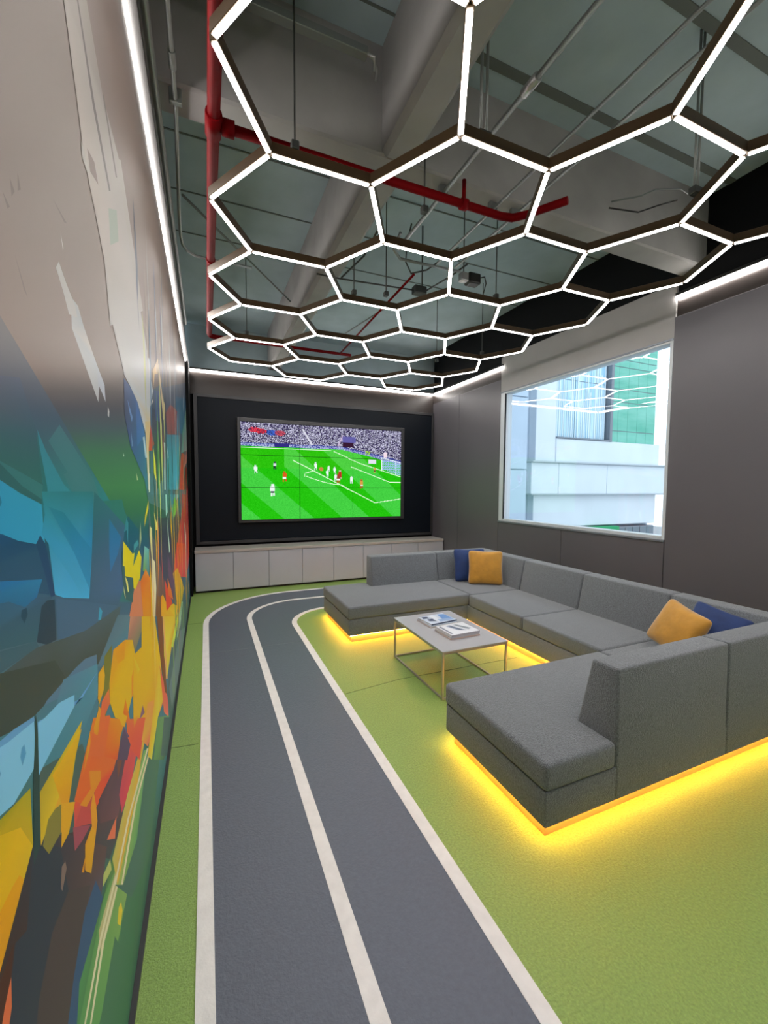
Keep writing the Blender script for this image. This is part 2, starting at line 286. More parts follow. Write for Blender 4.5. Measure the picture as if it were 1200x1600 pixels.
# ------------------------------------------------------------ mural on the left wall
MURAL = [  # beige upper bands hold ceiling glare painted into the print colours
([(160, 142, 134), (160, 142, 134), (158, 140, 132), (158, 140, 132)], [(0.581, 2.035), (0.649, 2.109), (0.642, 2.048), (0.575, 1.982)]),
([(160, 142, 134), (160, 142, 134), (158, 140, 132), (158, 140, 132)], [(0.649, 2.109), (0.763, 2.235), (0.754, 2.161), (0.642, 2.048)]),
([(160, 142, 134), (160, 142, 134), (158, 140, 132), (158, 140, 132)], [(0.763, 2.235), (0.936, 2.425), (0.924, 2.330), (0.754, 2.161)]),
([(160, 142, 134), (160, 142, 134), (158, 140, 132), (158, 140, 132)], [(0.936, 2.425), (1.230, 2.747), (1.211, 2.617), (0.924, 2.330)]),
([(160, 142, 134), (160, 142, 134), (158, 140, 132), (158, 140, 132)], [(1.230, 2.747), (1.579, 3.130), (1.724, 3.130), (1.211, 2.617)]),
([(158, 140, 132), (158, 140, 132), (154, 134, 124), (154, 134, 124)], [(0.575, 1.982), (0.642, 2.048), (0.618, 1.825), (0.555, 1.786)]),
([(158, 140, 132), (158, 140, 132), (154, 134, 124), (154, 134, 124)], [(0.642, 2.048), (0.754, 2.161), (0.723, 1.890), (0.618, 1.825)]),
([(158, 140, 132), (158, 140, 132), (154, 134, 124), (154, 134, 124)], [(0.754, 2.161), (0.924, 2.330), (0.880, 1.988), (0.723, 1.890)]),
([(158, 140, 132), (158, 140, 132), (154, 134, 124), (154, 134, 124)], [(0.924, 2.330), (1.211, 2.617), (1.141, 2.150), (0.880, 1.988)]),
([(158, 140, 132), (158, 140, 132), (157, 139, 131), (154, 134, 124), (154, 134, 124)], [(1.211, 2.617), (1.724, 3.130), (1.785, 3.130), (1.662, 2.473), (1.141, 2.150)]),
([(157, 139, 131), (154, 134, 124), (154, 134, 124)], [(1.785, 3.130), (2.721, 3.130), (1.662, 2.473)]),
([(154, 134, 124), (154, 134, 124), (150, 126, 114), (150, 126, 114)], [(0.555, 1.786), (0.618, 1.825), (0.604, 1.695), (0.543, 1.672)]),
([(154, 134, 124), (154, 134, 124), (150, 126, 114), (150, 126, 114)], [(0.618, 1.825), (0.723, 1.890), (0.704, 1.733), (0.604, 1.695)]),
([(154, 134, 124), (154, 134, 124), (150, 126, 114), (150, 126, 114)], [(0.723, 1.890), (0.880, 1.988), (0.854, 1.791), (0.704, 1.733)]),
([(154, 134, 124), (154, 134, 124), (150, 126, 114), (150, 126, 114)], [(0.880, 1.988), (1.141, 2.150), (1.102, 1.886), (0.854, 1.791)]),
([(154, 134, 124), (154, 134, 124), (150, 126, 114), (150, 126, 114)], [(1.141, 2.150), (1.662, 2.473), (1.587, 2.072), (1.102, 1.886)]),
([(154, 134, 124), (154, 134, 124), (152, 131, 120), (150, 126, 114), (150, 126, 114)], [(1.662, 2.473), (2.721, 3.130), (3.123, 3.130), (2.971, 2.602), (1.587, 2.072)]),
([(152, 131, 120), (150, 126, 114), (150, 126, 114)], [(3.123, 3.130), (4.347, 3.130), (2.971, 2.602)]),
([(150, 126, 114), (150, 126, 114), (138, 113, 102), (138, 113, 102)], [(0.543, 1.672), (0.604, 1.695), (0.597, 1.631), (0.537, 1.615)]),
([(150, 126, 114), (150, 126, 114), (138, 113, 102), (138, 113, 102)], [(0.604, 1.695), (0.704, 1.733), (0.695, 1.657), (0.597, 1.631)]),
([(150, 126, 114), (150, 126, 114), (138, 113, 102), (138, 113, 102)], [(0.704, 1.733), (0.854, 1.791), (0.842, 1.695), (0.695, 1.657)]),
([(150, 126, 114), (150, 126, 114), (138, 113, 102), (138, 113, 102)], [(0.854, 1.791), (1.102, 1.886), (1.083, 1.758), (0.842, 1.695)]),
([(150, 126, 114), (150, 126, 114), (138, 113, 102), (138, 113, 102)], [(1.102, 1.886), (1.587, 2.072), (1.552, 1.881), (1.083, 1.758)]),
([(150, 126, 114), (150, 126, 114), (138, 113, 102), (138, 113, 102)], [(1.587, 2.072), (2.971, 2.602), (2.862, 2.224), (1.552, 1.881)]),
([(150, 126, 114), (150, 126, 114), (138, 113, 102), (138, 113, 102), (138, 113, 102)], [(2.971, 2.602), (4.347, 3.130), (6.120, 3.130), (6.120, 3.077), (2.862, 2.224)]),
([(138, 113, 102), (138, 113, 102), (92, 80, 80), (92, 80, 80)], [(0.537, 1.615), (0.597, 1.631), (0.593, 1.601), (0.534, 1.589)]),
([(138, 113, 102), (138, 113, 102), (92, 80, 80), (92, 80, 80)], [(0.597, 1.631), (0.695, 1.657), (0.691, 1.621), (0.593, 1.601)]),
([(138, 113, 102), (138, 113, 102), (92, 80, 80), (92, 80, 80)], [(0.695, 1.657), (0.842, 1.695), (0.836, 1.651), (0.691, 1.621)]),
([(138, 113, 102), (138, 113, 102), (92, 80, 80), (92, 80, 80)], [(0.842, 1.695), (1.083, 1.758), (1.074, 1.700), (0.836, 1.651)]),
([(138, 113, 102), (138, 113, 102), (92, 80, 80), (92, 80, 80)], [(1.083, 1.758), (1.552, 1.881), (1.535, 1.794), (1.074, 1.700)]),
([(138, 113, 102), (138, 113, 102), (92, 80, 80), (92, 80, 80)], [(1.552, 1.881), (2.862, 2.224), (2.813, 2.055), (1.535, 1.794)]),
([(138, 113, 102), (138, 113, 102), (92, 80, 80), (92, 80, 80)], [(2.862, 2.224), (6.120, 3.077), (6.120, 2.731), (2.813, 2.055)]),
([(92, 80, 80), (92, 80, 80), (72, 72, 86), (72, 72, 86)], [(0.534, 1.589), (0.593, 1.601), (0.591, 1.582), (0.533, 1.572)]),
([(92, 80, 80), (92, 80, 80), (72, 72, 86), (72, 72, 86)], [(0.593, 1.601), (0.691, 1.621), (0.688, 1.598), (0.591, 1.582)]),
([(92, 80, 80), (92, 80, 80), (72, 72, 86), (72, 72, 86)], [(0.691, 1.621), (0.836, 1.651), (0.833, 1.622), (0.688, 1.598)]),
([(92, 80, 80), (92, 80, 80), (72, 72, 86), (72, 72, 86)], [(0.836, 1.651), (1.074, 1.700), (1.068, 1.661), (0.833, 1.622)]),
([(92, 80, 80), (92, 80, 80), (72, 72, 86), (72, 72, 86)], [(1.074, 1.700), (1.535, 1.794), (1.525, 1.736), (1.068, 1.661)]),
([(92, 80, 80), (92, 80, 80), (72, 72, 86), (72, 72, 86)], [(1.535, 1.794), (2.813, 2.055), (2.781, 1.945), (1.525, 1.736)]),
([(92, 80, 80), (92, 80, 80), (72, 72, 86), (72, 72, 86)], [(2.813, 2.055), (6.120, 2.731), (6.120, 2.499), (2.781, 1.945)]),
([(72, 72, 86), (72, 72, 86), (66, 86, 98), (66, 86, 98)], [(0.533, 1.572), (0.591, 1.582), (0.589, 1.562), (0.531, 1.555)]),
([(72, 72, 86), (72, 72, 86), (66, 86, 98), (66, 86, 98)], [(0.591, 1.582), (0.688, 1.598), (0.686, 1.574), (0.589, 1.562)]),
([(72, 72, 86), (72, 72, 86), (66, 86, 98), (66, 86, 98)], [(0.688, 1.598), (0.833, 1.622), (0.829, 1.592), (0.686, 1.574)]),
([(72, 72, 86), (72, 72, 86), (66, 86, 98), (66, 86, 98)], [(0.833, 1.622), (1.068, 1.661), (1.063, 1.622), (0.829, 1.592)]),
([(72, 72, 86), (72, 72, 86), (66, 86, 98), (66, 86, 98)], [(1.068, 1.661), (1.525, 1.736), (1.514, 1.680), (1.063, 1.622)]),
([(72, 72, 86), (72, 72, 86), (66, 86, 98), (66, 86, 98)], [(1.525, 1.736), (2.781, 1.945), (2.750, 1.837), (1.514, 1.680)]),
([(72, 72, 86), (72, 72, 86), (66, 86, 98), (66, 86, 98)], [(2.781, 1.945), (6.120, 2.499), (6.120, 2.266), (2.750, 1.837)]),
([(66, 86, 98), (66, 86, 98), (66, 112, 92), (66, 112, 92)], [(0.531, 1.555), (0.589, 1.562), (0.586, 1.536), (0.528, 1.532)]),
([(66, 86, 98), (66, 86, 98), (66, 112, 92), (66, 112, 92)], [(0.589, 1.562), (0.686, 1.574), (0.682, 1.543), (0.586, 1.536)]),
([(66, 86, 98), (66, 86, 98), (66, 112, 92), (66, 112, 92)], [(0.686, 1.574), (0.829, 1.592), (0.824, 1.554), (0.682, 1.543)]),
([(66, 86, 98), (66, 86, 98), (66, 112, 92), (66, 112, 92)], [(0.829, 1.592), (1.063, 1.622), (1.055, 1.572), (0.824, 1.554)]),
([(66, 86, 98), (66, 86, 98), (66, 112, 92), (66, 112, 92)], [(1.063, 1.622), (1.514, 1.680), (1.500, 1.605), (1.055, 1.572)]),
([(66, 86, 98), (66, 86, 98), (66, 112, 92), (66, 112, 92)], [(1.514, 1.680), (2.750, 1.837), (2.710, 1.697), (1.500, 1.605)]),
([(66, 86, 98), (66, 86, 98), (66, 112, 92), (66, 112, 92)], [(2.750, 1.837), (6.120, 2.266), (6.120, 1.955), (2.710, 1.697)]),
([(66, 112, 92), (66, 112, 92), (70, 124, 86), (70, 124, 86)], [(0.528, 1.532), (0.586, 1.536), (0.582, 1.498), (0.525, 1.498)]),
([(66, 112, 92), (66, 112, 92), (70, 124, 86), (70, 124, 86)], [(0.586, 1.536), (0.682, 1.543), (0.677, 1.498), (0.582, 1.498)]),
([(66, 112, 92), (66, 112, 92), (70, 124, 86), (70, 124, 86)], [(0.682, 1.543), (0.824, 1.554), (0.817, 1.498), (0.677, 1.498)]),
([(66, 112, 92), (66, 112, 92), (70, 124, 86), (70, 124, 86)], [(0.824, 1.554), (1.055, 1.572), (1.044, 1.497), (0.817, 1.498)]),
([(66, 112, 92), (66, 112, 92), (70, 124, 86), (70, 124, 86)], [(1.055, 1.572), (1.500, 1.605), (1.480, 1.497), (1.044, 1.497)]),
([(66, 112, 92), (66, 112, 92), (70, 124, 86), (70, 124, 86)], [(1.500, 1.605), (2.710, 1.697), (2.652, 1.495), (1.480, 1.497)]),
([(66, 112, 92), (66, 112, 92), (70, 124, 86), (70, 124, 86)], [(2.710, 1.697), (6.120, 1.955), (6.120, 1.490), (2.652, 1.495)]),
([(70, 124, 86), (70, 124, 86), (56, 104, 84), (56, 104, 84)], [(0.525, 1.498), (0.582, 1.498), (0.579, 1.470), (0.522, 1.474)]),
([(70, 124, 86), (70, 124, 86), (56, 104, 84), (56, 104, 84)], [(0.582, 1.498), (0.677, 1.498), (0.673, 1.465), (0.579, 1.470)]),
([(70, 124, 86), (70, 124, 86), (56, 104, 84), (56, 104, 84)], [(0.677, 1.498), (0.817, 1.498), (0.811, 1.457), (0.673, 1.465)]),
([(70, 124, 86), (70, 124, 86), (56, 104, 84), (56, 104, 84)], [(0.817, 1.498), (1.044, 1.497), (1.036, 1.444), (0.811, 1.457)]),
([(70, 124, 86), (70, 124, 86), (56, 104, 84), (56, 104, 84)], [(1.044, 1.497), (1.480, 1.497), (1.466, 1.419), (1.036, 1.444)]),
([(70, 124, 86), (70, 124, 86), (56, 104, 84), (56, 104, 84)], [(1.480, 1.497), (2.652, 1.495), (2.611, 1.353), (1.466, 1.419)]),
([(70, 124, 86), (70, 124, 86), (56, 104, 84), (56, 104, 84)], [(2.652, 1.495), (6.120, 1.490), (6.120, 1.149), (2.611, 1.353)]),
([(56, 104, 84), (56, 104, 84), (36, 86, 108), (36, 86, 108)], [(0.522, 1.474), (0.579, 1.470), (0.575, 1.436), (0.519, 1.443)]),
([(56, 104, 84), (56, 104, 84), (36, 86, 108), (36, 86, 108)], [(0.579, 1.470), (0.673, 1.465), (0.668, 1.424), (0.575, 1.436)]),
([(56, 104, 84), (56, 104, 84), (36, 86, 108), (36, 86, 108)], [(0.673, 1.465), (0.811, 1.457), (0.805, 1.407), (0.668, 1.424)]),
([(56, 104, 84), (56, 104, 84), (36, 86, 108), (36, 86, 108)], [(0.811, 1.457), (1.036, 1.444), (1.026, 1.378), (0.805, 1.407)]),
([(56, 104, 84), (56, 104, 84), (36, 86, 108), (36, 86, 108)], [(1.036, 1.444), (1.466, 1.419), (1.448, 1.323), (1.026, 1.378)]),
([(56, 104, 84), (56, 104, 84), (36, 86, 108), (36, 86, 108)], [(1.466, 1.419), (2.611, 1.353), (2.561, 1.179), (1.448, 1.323)]),
([(56, 104, 84), (56, 104, 84), (36, 86, 108), (36, 86, 108)], [(2.611, 1.353), (6.120, 1.149), (6.120, 0.719), (2.561, 1.179)]),
([(36, 86, 108), (36, 86, 108), (50, 92, 120), (50, 92, 120)], [(0.519, 1.443), (0.575, 1.436), (0.572, 1.402), (0.516, 1.413)]),
([(36, 86, 108), (36, 86, 108), (50, 92, 120), (50, 92, 120)], [(0.575, 1.436), (0.668, 1.424), (0.663, 1.384), (0.572, 1.402)]),
([(36, 86, 108), (36, 86, 108), (50, 92, 120), (50, 92, 120)], [(0.668, 1.424), (0.805, 1.407), (0.798, 1.356), (0.663, 1.384)]),
([(36, 86, 108), (36, 86, 108), (50, 92, 120), (50, 92, 120)], [(0.805, 1.407), (1.026, 1.378), (1.017, 1.313), (0.798, 1.356)]),
([(36, 86, 108), (36, 86, 108), (50, 92, 120), (50, 92, 120)], [(1.026, 1.378), (1.448, 1.323), (1.430, 1.229), (1.017, 1.313)]),
([(36, 86, 108), (36, 86, 108), (50, 92, 120), (50, 92, 120)], [(1.448, 1.323), (2.561, 1.179), (2.512, 1.011), (1.430, 1.229)]),
([(36, 86, 108), (36, 86, 108), (50, 92, 120), (50, 92, 120)], [(2.561, 1.179), (6.120, 0.719), (6.120, 0.285), (2.512, 1.011)]),
([(50, 92, 120), (50, 92, 120), (70, 96, 112), (70, 96, 112)], [(0.516, 1.413), (0.572, 1.402), (0.564, 1.334), (0.510, 1.353)]),
([(50, 92, 120), (50, 92, 120), (70, 96, 112), (70, 96, 112)], [(0.572, 1.402), (0.663, 1.384), (0.654, 1.303), (0.564, 1.334)]),
([(50, 92, 120), (50, 92, 120), (70, 96, 112), (70, 96, 112)], [(0.663, 1.384), (0.798, 1.356), (0.786, 1.258), (0.654, 1.303)]),
([(50, 92, 120), (50, 92, 120), (70, 96, 112), (70, 96, 112)], [(0.798, 1.356), (1.017, 1.313), (0.998, 1.184), (0.786, 1.258)]),
([(50, 92, 120), (50, 92, 120), (70, 96, 112), (70, 96, 112)], [(1.017, 1.313), (1.430, 1.229), (1.396, 1.046), (0.998, 1.184)]),
([(50, 92, 120), (50, 92, 120), (70, 96, 112), (70, 96, 112)], [(1.430, 1.229), (2.512, 1.011), (2.420, 0.690), (1.396, 1.046)]),
([(50, 92, 120), (50, 92, 120), (56, 93, 117), (70, 96, 112), (70, 96, 112)], [(2.512, 1.011), (6.120, 0.285), (6.120, 0.012), (4.371, 0.012), (2.420, 0.690)]),
([(70, 96, 112), (70, 96, 112), (62, 118, 135), (62, 118, 135)], [(0.510, 1.353), (0.564, 1.334), (0.554, 1.235), (0.501, 1.265)]),
([(70, 96, 112), (70, 96, 112), (62, 118, 135), (62, 118, 135)], [(0.564, 1.334), (0.654, 1.303), (0.640, 1.185), (0.554, 1.235)]),
([(70, 96, 112), (70, 96, 112), (62, 118, 135), (62, 118, 135)], [(0.654, 1.303), (0.786, 1.258), (0.767, 1.113), (0.640, 1.185)]),
([(70, 96, 112), (70, 96, 112), (62, 118, 135), (62, 118, 135)], [(0.786, 1.258), (0.998, 1.184), (0.970, 0.997), (0.767, 1.113)]),
([(70, 96, 112), (70, 96, 112), (62, 118, 135), (62, 118, 135)], [(0.998, 1.184), (1.396, 1.046), (1.347, 0.781), (0.970, 0.997)]),
([(70, 96, 112), (70, 96, 112), (62, 118, 135), (62, 118, 135)], [(1.396, 1.046), (2.420, 0.690), (2.290, 0.242), (1.347, 0.781)]),
([(70, 96, 112), (70, 96, 112), (62, 118, 135), (62, 118, 135)], [(2.420, 0.690), (4.371, 0.012), (2.692, 0.012), (2.290, 0.242)]),
([(62, 118, 135), (62, 118, 135), (60, 100, 90), (60, 100, 90)], [(0.501, 1.265), (0.554, 1.235), (0.543, 1.136), (0.492, 1.178)]),
([(62, 118, 135), (62, 118, 135), (60, 100, 90), (60, 100, 90)], [(0.554, 1.235), (0.640, 1.185), (0.627, 1.069), (0.543, 1.136)]),
([(62, 118, 135), (62, 118, 135), (60, 100, 90), (60, 100, 90)], [(0.640, 1.185), (0.767, 1.113), (0.749, 0.971), (0.627, 1.069)]),
([(62, 118, 135), (62, 118, 135), (60, 100, 90), (60, 100, 90)], [(0.767, 1.113), (0.970, 0.997), (0.943, 0.816), (0.749, 0.971)]),
([(62, 118, 135), (62, 118, 135), (60, 100, 90), (60, 100, 90)], [(0.970, 0.997), (1.347, 0.781), (1.299, 0.529), (0.943, 0.816)]),
([(62, 118, 135), (62, 118, 135), (60, 107, 109), (60, 100, 90), (60, 100, 90)], [(1.347, 0.781), (2.290, 0.242), (2.224, 0.012), (1.944, 0.012), (1.299, 0.529)]),
([(60, 107, 109), (62, 118, 135), (62, 118, 135)], [(2.224, 0.012), (2.290, 0.242), (2.692, 0.012)]),
([(60, 100, 90), (60, 100, 90), (52, 102, 78), (52, 102, 78)], [(0.492, 1.178), (0.543, 1.136), (0.521, 0.933), (0.473, 0.996)]),
([(60, 100, 90), (60, 100, 90), (52, 102, 78), (52, 102, 78)], [(0.543, 1.136), (0.627, 1.069), (0.599, 0.830), (0.521, 0.933)]),
([(60, 100, 90), (60, 100, 90), (52, 102, 78), (52, 102, 78)], [(0.627, 1.069), (0.749, 0.971), (0.711, 0.681), (0.599, 0.830)]),
([(60, 100, 90), (60, 100, 90), (52, 102, 78), (52, 102, 78)], [(0.749, 0.971), (0.943, 0.816), (0.888, 0.448), (0.711, 0.681)]),
([(60, 100, 90), (60, 100, 90), (52, 102, 78), (52, 102, 78)], [(0.943, 0.816), (1.299, 0.529), (1.206, 0.029), (0.888, 0.448)]),
([(60, 100, 90), (60, 100, 90), (52, 102, 78), (52, 102, 78)], [(1.299, 0.529), (1.944, 0.012), (1.219, 0.012), (1.206, 0.029)]),
([(52, 102, 78), (52, 102, 78), (45, 90, 70), (45, 90, 70)], [(0.473, 0.996), (0.521, 0.933), (0.470, 0.466), (0.430, 0.577)]),
([(52, 102, 78), (52, 102, 78), (45, 90, 70), (45, 90, 70)], [(0.521, 0.933), (0.599, 0.830), (0.535, 0.288), (0.470, 0.466)]),
([(52, 102, 78), (52, 102, 78), (45, 90, 70), (45, 90, 70)], [(0.599, 0.830), (0.711, 0.681), (0.628, 0.035), (0.535, 0.288)]),
([(52, 102, 78), (52, 102, 78), (48, 95, 73), (45, 90, 70), (45, 90, 70)], [(0.711, 0.681), (0.888, 0.448), (0.823, 0.012), (0.637, 0.012), (0.628, 0.035)]),
([(48, 95, 73), (52, 102, 78), (52, 102, 78), (51, 101, 77)], [(0.823, 0.012), (0.888, 0.448), (1.206, 0.029), (1.203, 0.012)]),
([(51, 101, 77), (52, 102, 78), (52, 102, 78)], [(1.203, 0.012), (1.206, 0.029), (1.219, 0.012)]),
([(128, 118, 114), (128, 118, 114), (104, 100, 106), (104, 100, 106)], [(0.543, 1.673), (0.545, 1.674), (0.547, 1.636), (0.539, 1.634)]),
([(128, 118, 114), (128, 118, 114), (104, 100, 106), (104, 100, 106)], [(0.545, 1.674), (0.559, 1.679), (0.568, 1.643), (0.547, 1.636)]),
([(128, 118, 114), (128, 118, 114), (104, 100, 106), (104, 100, 106)], [(0.559, 1.679), (0.574, 1.685), (0.590, 1.650), (0.568, 1.643)]),
([(128, 118, 114), (128, 118, 114), (104, 100, 106), (104, 100, 106)], [(0.574, 1.685), (0.590, 1.691), (0.616, 1.657), (0.590, 1.650)]),
([(128, 118, 114), (128, 118, 114), (104, 100, 106), (104, 100, 106)], [(0.590, 1.691), (0.607, 1.698), (0.644, 1.666), (0.616, 1.657)]),
([(128, 118, 114), (128, 118, 114), (104, 100, 106), (104, 100, 106)], [(0.607, 1.698), (0.625, 1.705), (0.675, 1.675), (0.644, 1.666)]),
([(128, 118, 114), (128, 118, 114), (104, 100, 106), (104, 100, 106)], [(0.625, 1.705), (0.645, 1.712), (0.709, 1.686), (0.675, 1.675)]),
([(104, 100, 106), (104, 100, 106), (76, 84, 104), (76, 84, 104)], [(0.539, 1.634), (0.547, 1.636), (0.549, 1.600), (0.535, 1.597)]),
([(104, 100, 106), (104, 100, 106), (76, 84, 104), (76, 84, 104)], [(0.547, 1.636), (0.568, 1.643), (0.576, 1.606), (0.549, 1.600)]),
([(104, 100, 106), (104, 100, 106), (76, 84, 104), (76, 84, 104)], [(0.568, 1.643), (0.590, 1.650), (0.608, 1.613), (0.576, 1.606)]),
([(104, 100, 106), (104, 100, 106), (76, 84, 104), (76, 84, 104)], [(0.590, 1.650), (0.616, 1.657), (0.644, 1.621), (0.608, 1.613)]),
([(104, 100, 106), (104, 100, 106), (76, 84, 104), (76, 84, 104)], [(0.616, 1.657), (0.644, 1.666), (0.685, 1.630), (0.644, 1.621)]),
([(104, 100, 106), (104, 100, 106), (76, 84, 104), (76, 84, 104)], [(0.644, 1.666), (0.675, 1.675), (0.733, 1.640), (0.685, 1.630)]),
([(104, 100, 106), (104, 100, 106), (76, 84, 104), (76, 84, 104)], [(0.675, 1.675), (0.709, 1.686), (0.789, 1.653), (0.733, 1.640)]),
([(76, 84, 104), (76, 84, 104), (60, 84, 110), (60, 84, 110)], [(0.535, 1.597), (0.549, 1.600), (0.550, 1.568), (0.532, 1.566)]),
([(76, 84, 104), (76, 84, 104), (60, 84, 110), (60, 84, 110)], [(0.549, 1.600), (0.576, 1.606), (0.584, 1.574), (0.550, 1.568)]),
([(76, 84, 104), (76, 84, 104), (60, 84, 110), (60, 84, 110)], [(0.576, 1.606), (0.608, 1.613), (0.623, 1.580), (0.584, 1.574)]),
([(76, 84, 104), (76, 84, 104), (60, 84, 110), (60, 84, 110)], [(0.608, 1.613), (0.644, 1.621), (0.670, 1.587), (0.623, 1.580)]),
([(76, 84, 104), (76, 84, 104), (60, 84, 110), (60, 84, 110)], [(0.644, 1.621), (0.685, 1.630), (0.724, 1.595), (0.670, 1.587)]),
([(76, 84, 104), (76, 84, 104), (60, 84, 110), (60, 84, 110)], [(0.685, 1.630), (0.733, 1.640), (0.791, 1.605), (0.724, 1.595)]),
([(76, 84, 104), (76, 84, 104), (60, 84, 110), (60, 84, 110)], [(0.733, 1.640), (0.789, 1.653), (0.873, 1.618), (0.791, 1.605)]),
([(60, 84, 110), (60, 84, 110), (58, 98, 118), (58, 98, 118)], [(0.532, 1.566), (0.550, 1.568), (0.552, 1.537), (0.529, 1.535)]),
([(60, 84, 110), (60, 84, 110), (58, 98, 118), (58, 98, 118)], [(0.550, 1.568), (0.584, 1.574), (0.592, 1.540), (0.552, 1.537)]),
([(60, 84, 110), (60, 84, 110), (58, 98, 118), (58, 98, 118)], [(0.584, 1.574), (0.623, 1.580), (0.640, 1.544), (0.592, 1.540)]),
([(60, 84, 110), (60, 84, 110), (58, 98, 118), (58, 98, 118)], [(0.623, 1.580), (0.670, 1.587), (0.698, 1.549), (0.640, 1.544)]),
([(60, 84, 110), (60, 84, 110), (58, 98, 118), (58, 98, 118)], [(0.670, 1.587), (0.724, 1.595), (0.770, 1.555), (0.698, 1.549)]),
([(60, 84, 110), (60, 84, 110), (58, 98, 118), (58, 98, 118)], [(0.724, 1.595), (0.791, 1.605), (0.862, 1.562), (0.770, 1.555)]),
([(60, 84, 110), (60, 84, 110), (58, 98, 118), (58, 98, 118)], [(0.791, 1.605), (0.873, 1.618), (0.981, 1.572), (0.862, 1.562)]),
([(58, 98, 118), (58, 98, 118), (54, 112, 128), (54, 112, 128)], [(0.529, 1.535), (0.552, 1.537), (0.553, 1.511), (0.526, 1.510)]),
([(58, 98, 118), (58, 98, 118), (54, 112, 128), (54, 112, 128)], [(0.552, 1.537), (0.592, 1.540), (0.599, 1.512), (0.553, 1.511)]),
([(58, 98, 118), (58, 98, 118), (54, 112, 128), (54, 112, 128)], [(0.592, 1.540), (0.640, 1.544), (0.654, 1.514), (0.599, 1.512)]),
([(58, 98, 118), (58, 98, 118), (54, 112, 128), (54, 112, 128)], [(0.640, 1.544), (0.698, 1.549), (0.724, 1.516), (0.654, 1.514)]),
([(58, 98, 118), (58, 98, 118), (54, 112, 128), (54, 112, 128)], [(0.698, 1.549), (0.770, 1.555), (0.812, 1.518), (0.724, 1.516)]),
([(58, 98, 118), (58, 98, 118), (54, 112, 128), (54, 112, 128)], [(0.770, 1.555), (0.862, 1.562), (0.930, 1.521), (0.812, 1.518)]),
([(58, 98, 118), (58, 98, 118), (54, 112, 128), (54, 112, 128)], [(0.862, 1.562), (0.981, 1.572), (1.094, 1.526), (0.930, 1.521)]),
([(54, 112, 128), (54, 112, 128), (44, 122, 138), (44, 122, 138)], [(0.526, 1.510), (0.553, 1.511), (0.555, 1.485), (0.524, 1.486)]),
([(54, 112, 128), (54, 112, 128), (44, 122, 138), (44, 122, 138)], [(0.553, 1.511), (0.599, 1.512), (0.606, 1.483), (0.555, 1.485)]),
([(54, 112, 128), (54, 112, 128), (44, 122, 138), (44, 122, 138)], [(0.599, 1.512), (0.654, 1.514), (0.670, 1.482), (0.606, 1.483)]),
([(54, 112, 128), (54, 112, 128), (44, 122, 138), (44, 122, 138)], [(0.654, 1.514), (0.724, 1.516), (0.751, 1.479), (0.670, 1.482)]),
([(54, 112, 128), (54, 112, 128), (44, 122, 138), (44, 122, 138)], [(0.724, 1.516), (0.812, 1.518), (0.860, 1.476), (0.751, 1.479)]),
([(54, 112, 128), (54, 112, 128), (44, 122, 138), (44, 122, 138)], [(0.812, 1.518), (0.930, 1.521), (1.013, 1.471), (0.860, 1.476)]),
([(54, 112, 128), (54, 112, 128), (44, 122, 138), (44, 122, 138)], [(0.930, 1.521), (1.094, 1.526), (1.240, 1.465), (1.013, 1.471)]),
([(44, 122, 138), (44, 122, 138), (40, 110, 128), (40, 110, 128)], [(0.524, 1.486), (0.555, 1.485), (0.556, 1.464), (0.522, 1.466)]),
([(44, 122, 138), (44, 122, 138), (40, 110, 128), (40, 110, 128)], [(0.555, 1.485), (0.606, 1.483), (0.613, 1.460), (0.556, 1.464)]),
([(44, 122, 138), (44, 122, 138), (40, 110, 128), (40, 110, 128)], [(0.606, 1.483), (0.670, 1.482), (0.685, 1.454), (0.613, 1.460)]),
([(44, 122, 138), (44, 122, 138), (40, 110, 128), (40, 110, 128)], [(0.670, 1.482), (0.751, 1.479), (0.781, 1.447), (0.685, 1.454)]),
([(44, 122, 138), (44, 122, 138), (40, 110, 128), (40, 110, 128)], [(0.751, 1.479), (0.860, 1.476), (0.914, 1.437), (0.781, 1.447)]),
([(44, 122, 138), (44, 122, 138), (40, 110, 128), (40, 110, 128)], [(0.860, 1.476), (1.013, 1.471), (1.110, 1.422), (0.914, 1.437)]),
([(44, 122, 138), (44, 122, 138), (40, 110, 128), (40, 110, 128)], [(1.013, 1.471), (1.240, 1.465), (1.429, 1.398), (1.110, 1.422)]),
([(84, 88, 106), (70, 84, 112), (52, 88, 110), (48, 98, 104), (52, 96, 104)], [(0.536, 1.609), (0.713, 1.643), (0.764, 1.580), (0.781, 1.500), (0.530, 1.545)]),
([(46, 92, 104)], [(0.530, 1.547), (0.613, 1.533), (0.685, 1.515), (0.782, 1.502), (0.775, 1.471), (0.721, 1.480), (0.528, 1.530)]),
([(56, 112, 122)], [(0.629, 1.531), (0.694, 1.518), (0.781, 1.500), (0.776, 1.478), (0.705, 1.498)]),
([(40, 104, 116)], [(0.763, 1.575), (0.776, 1.567), (0.812, 1.481), (0.807, 1.469), (0.783, 1.467), (0.772, 1.473), (0.782, 1.502)]),
([(52, 132, 156)], [(0.768, 1.581), (0.800, 1.553), (0.880, 1.502), (1.101, 1.423), (0.805, 1.449), (0.799, 1.498), (0.772, 1.563)]),
([(64, 116, 132)], [(0.872, 1.602), (0.955, 1.570), (1.091, 1.514), (1.147, 1.464), (1.102, 1.429), (0.926, 1.488), (0.882, 1.518), (0.906, 1.523), (0.814, 1.569)]),
([(48, 110, 112)], [(1.147, 1.463), (1.419, 1.459), (1.456, 1.420), (1.678, 1.325), (1.792, 1.058), (1.062, 1.247), (1.092, 1.441)]),
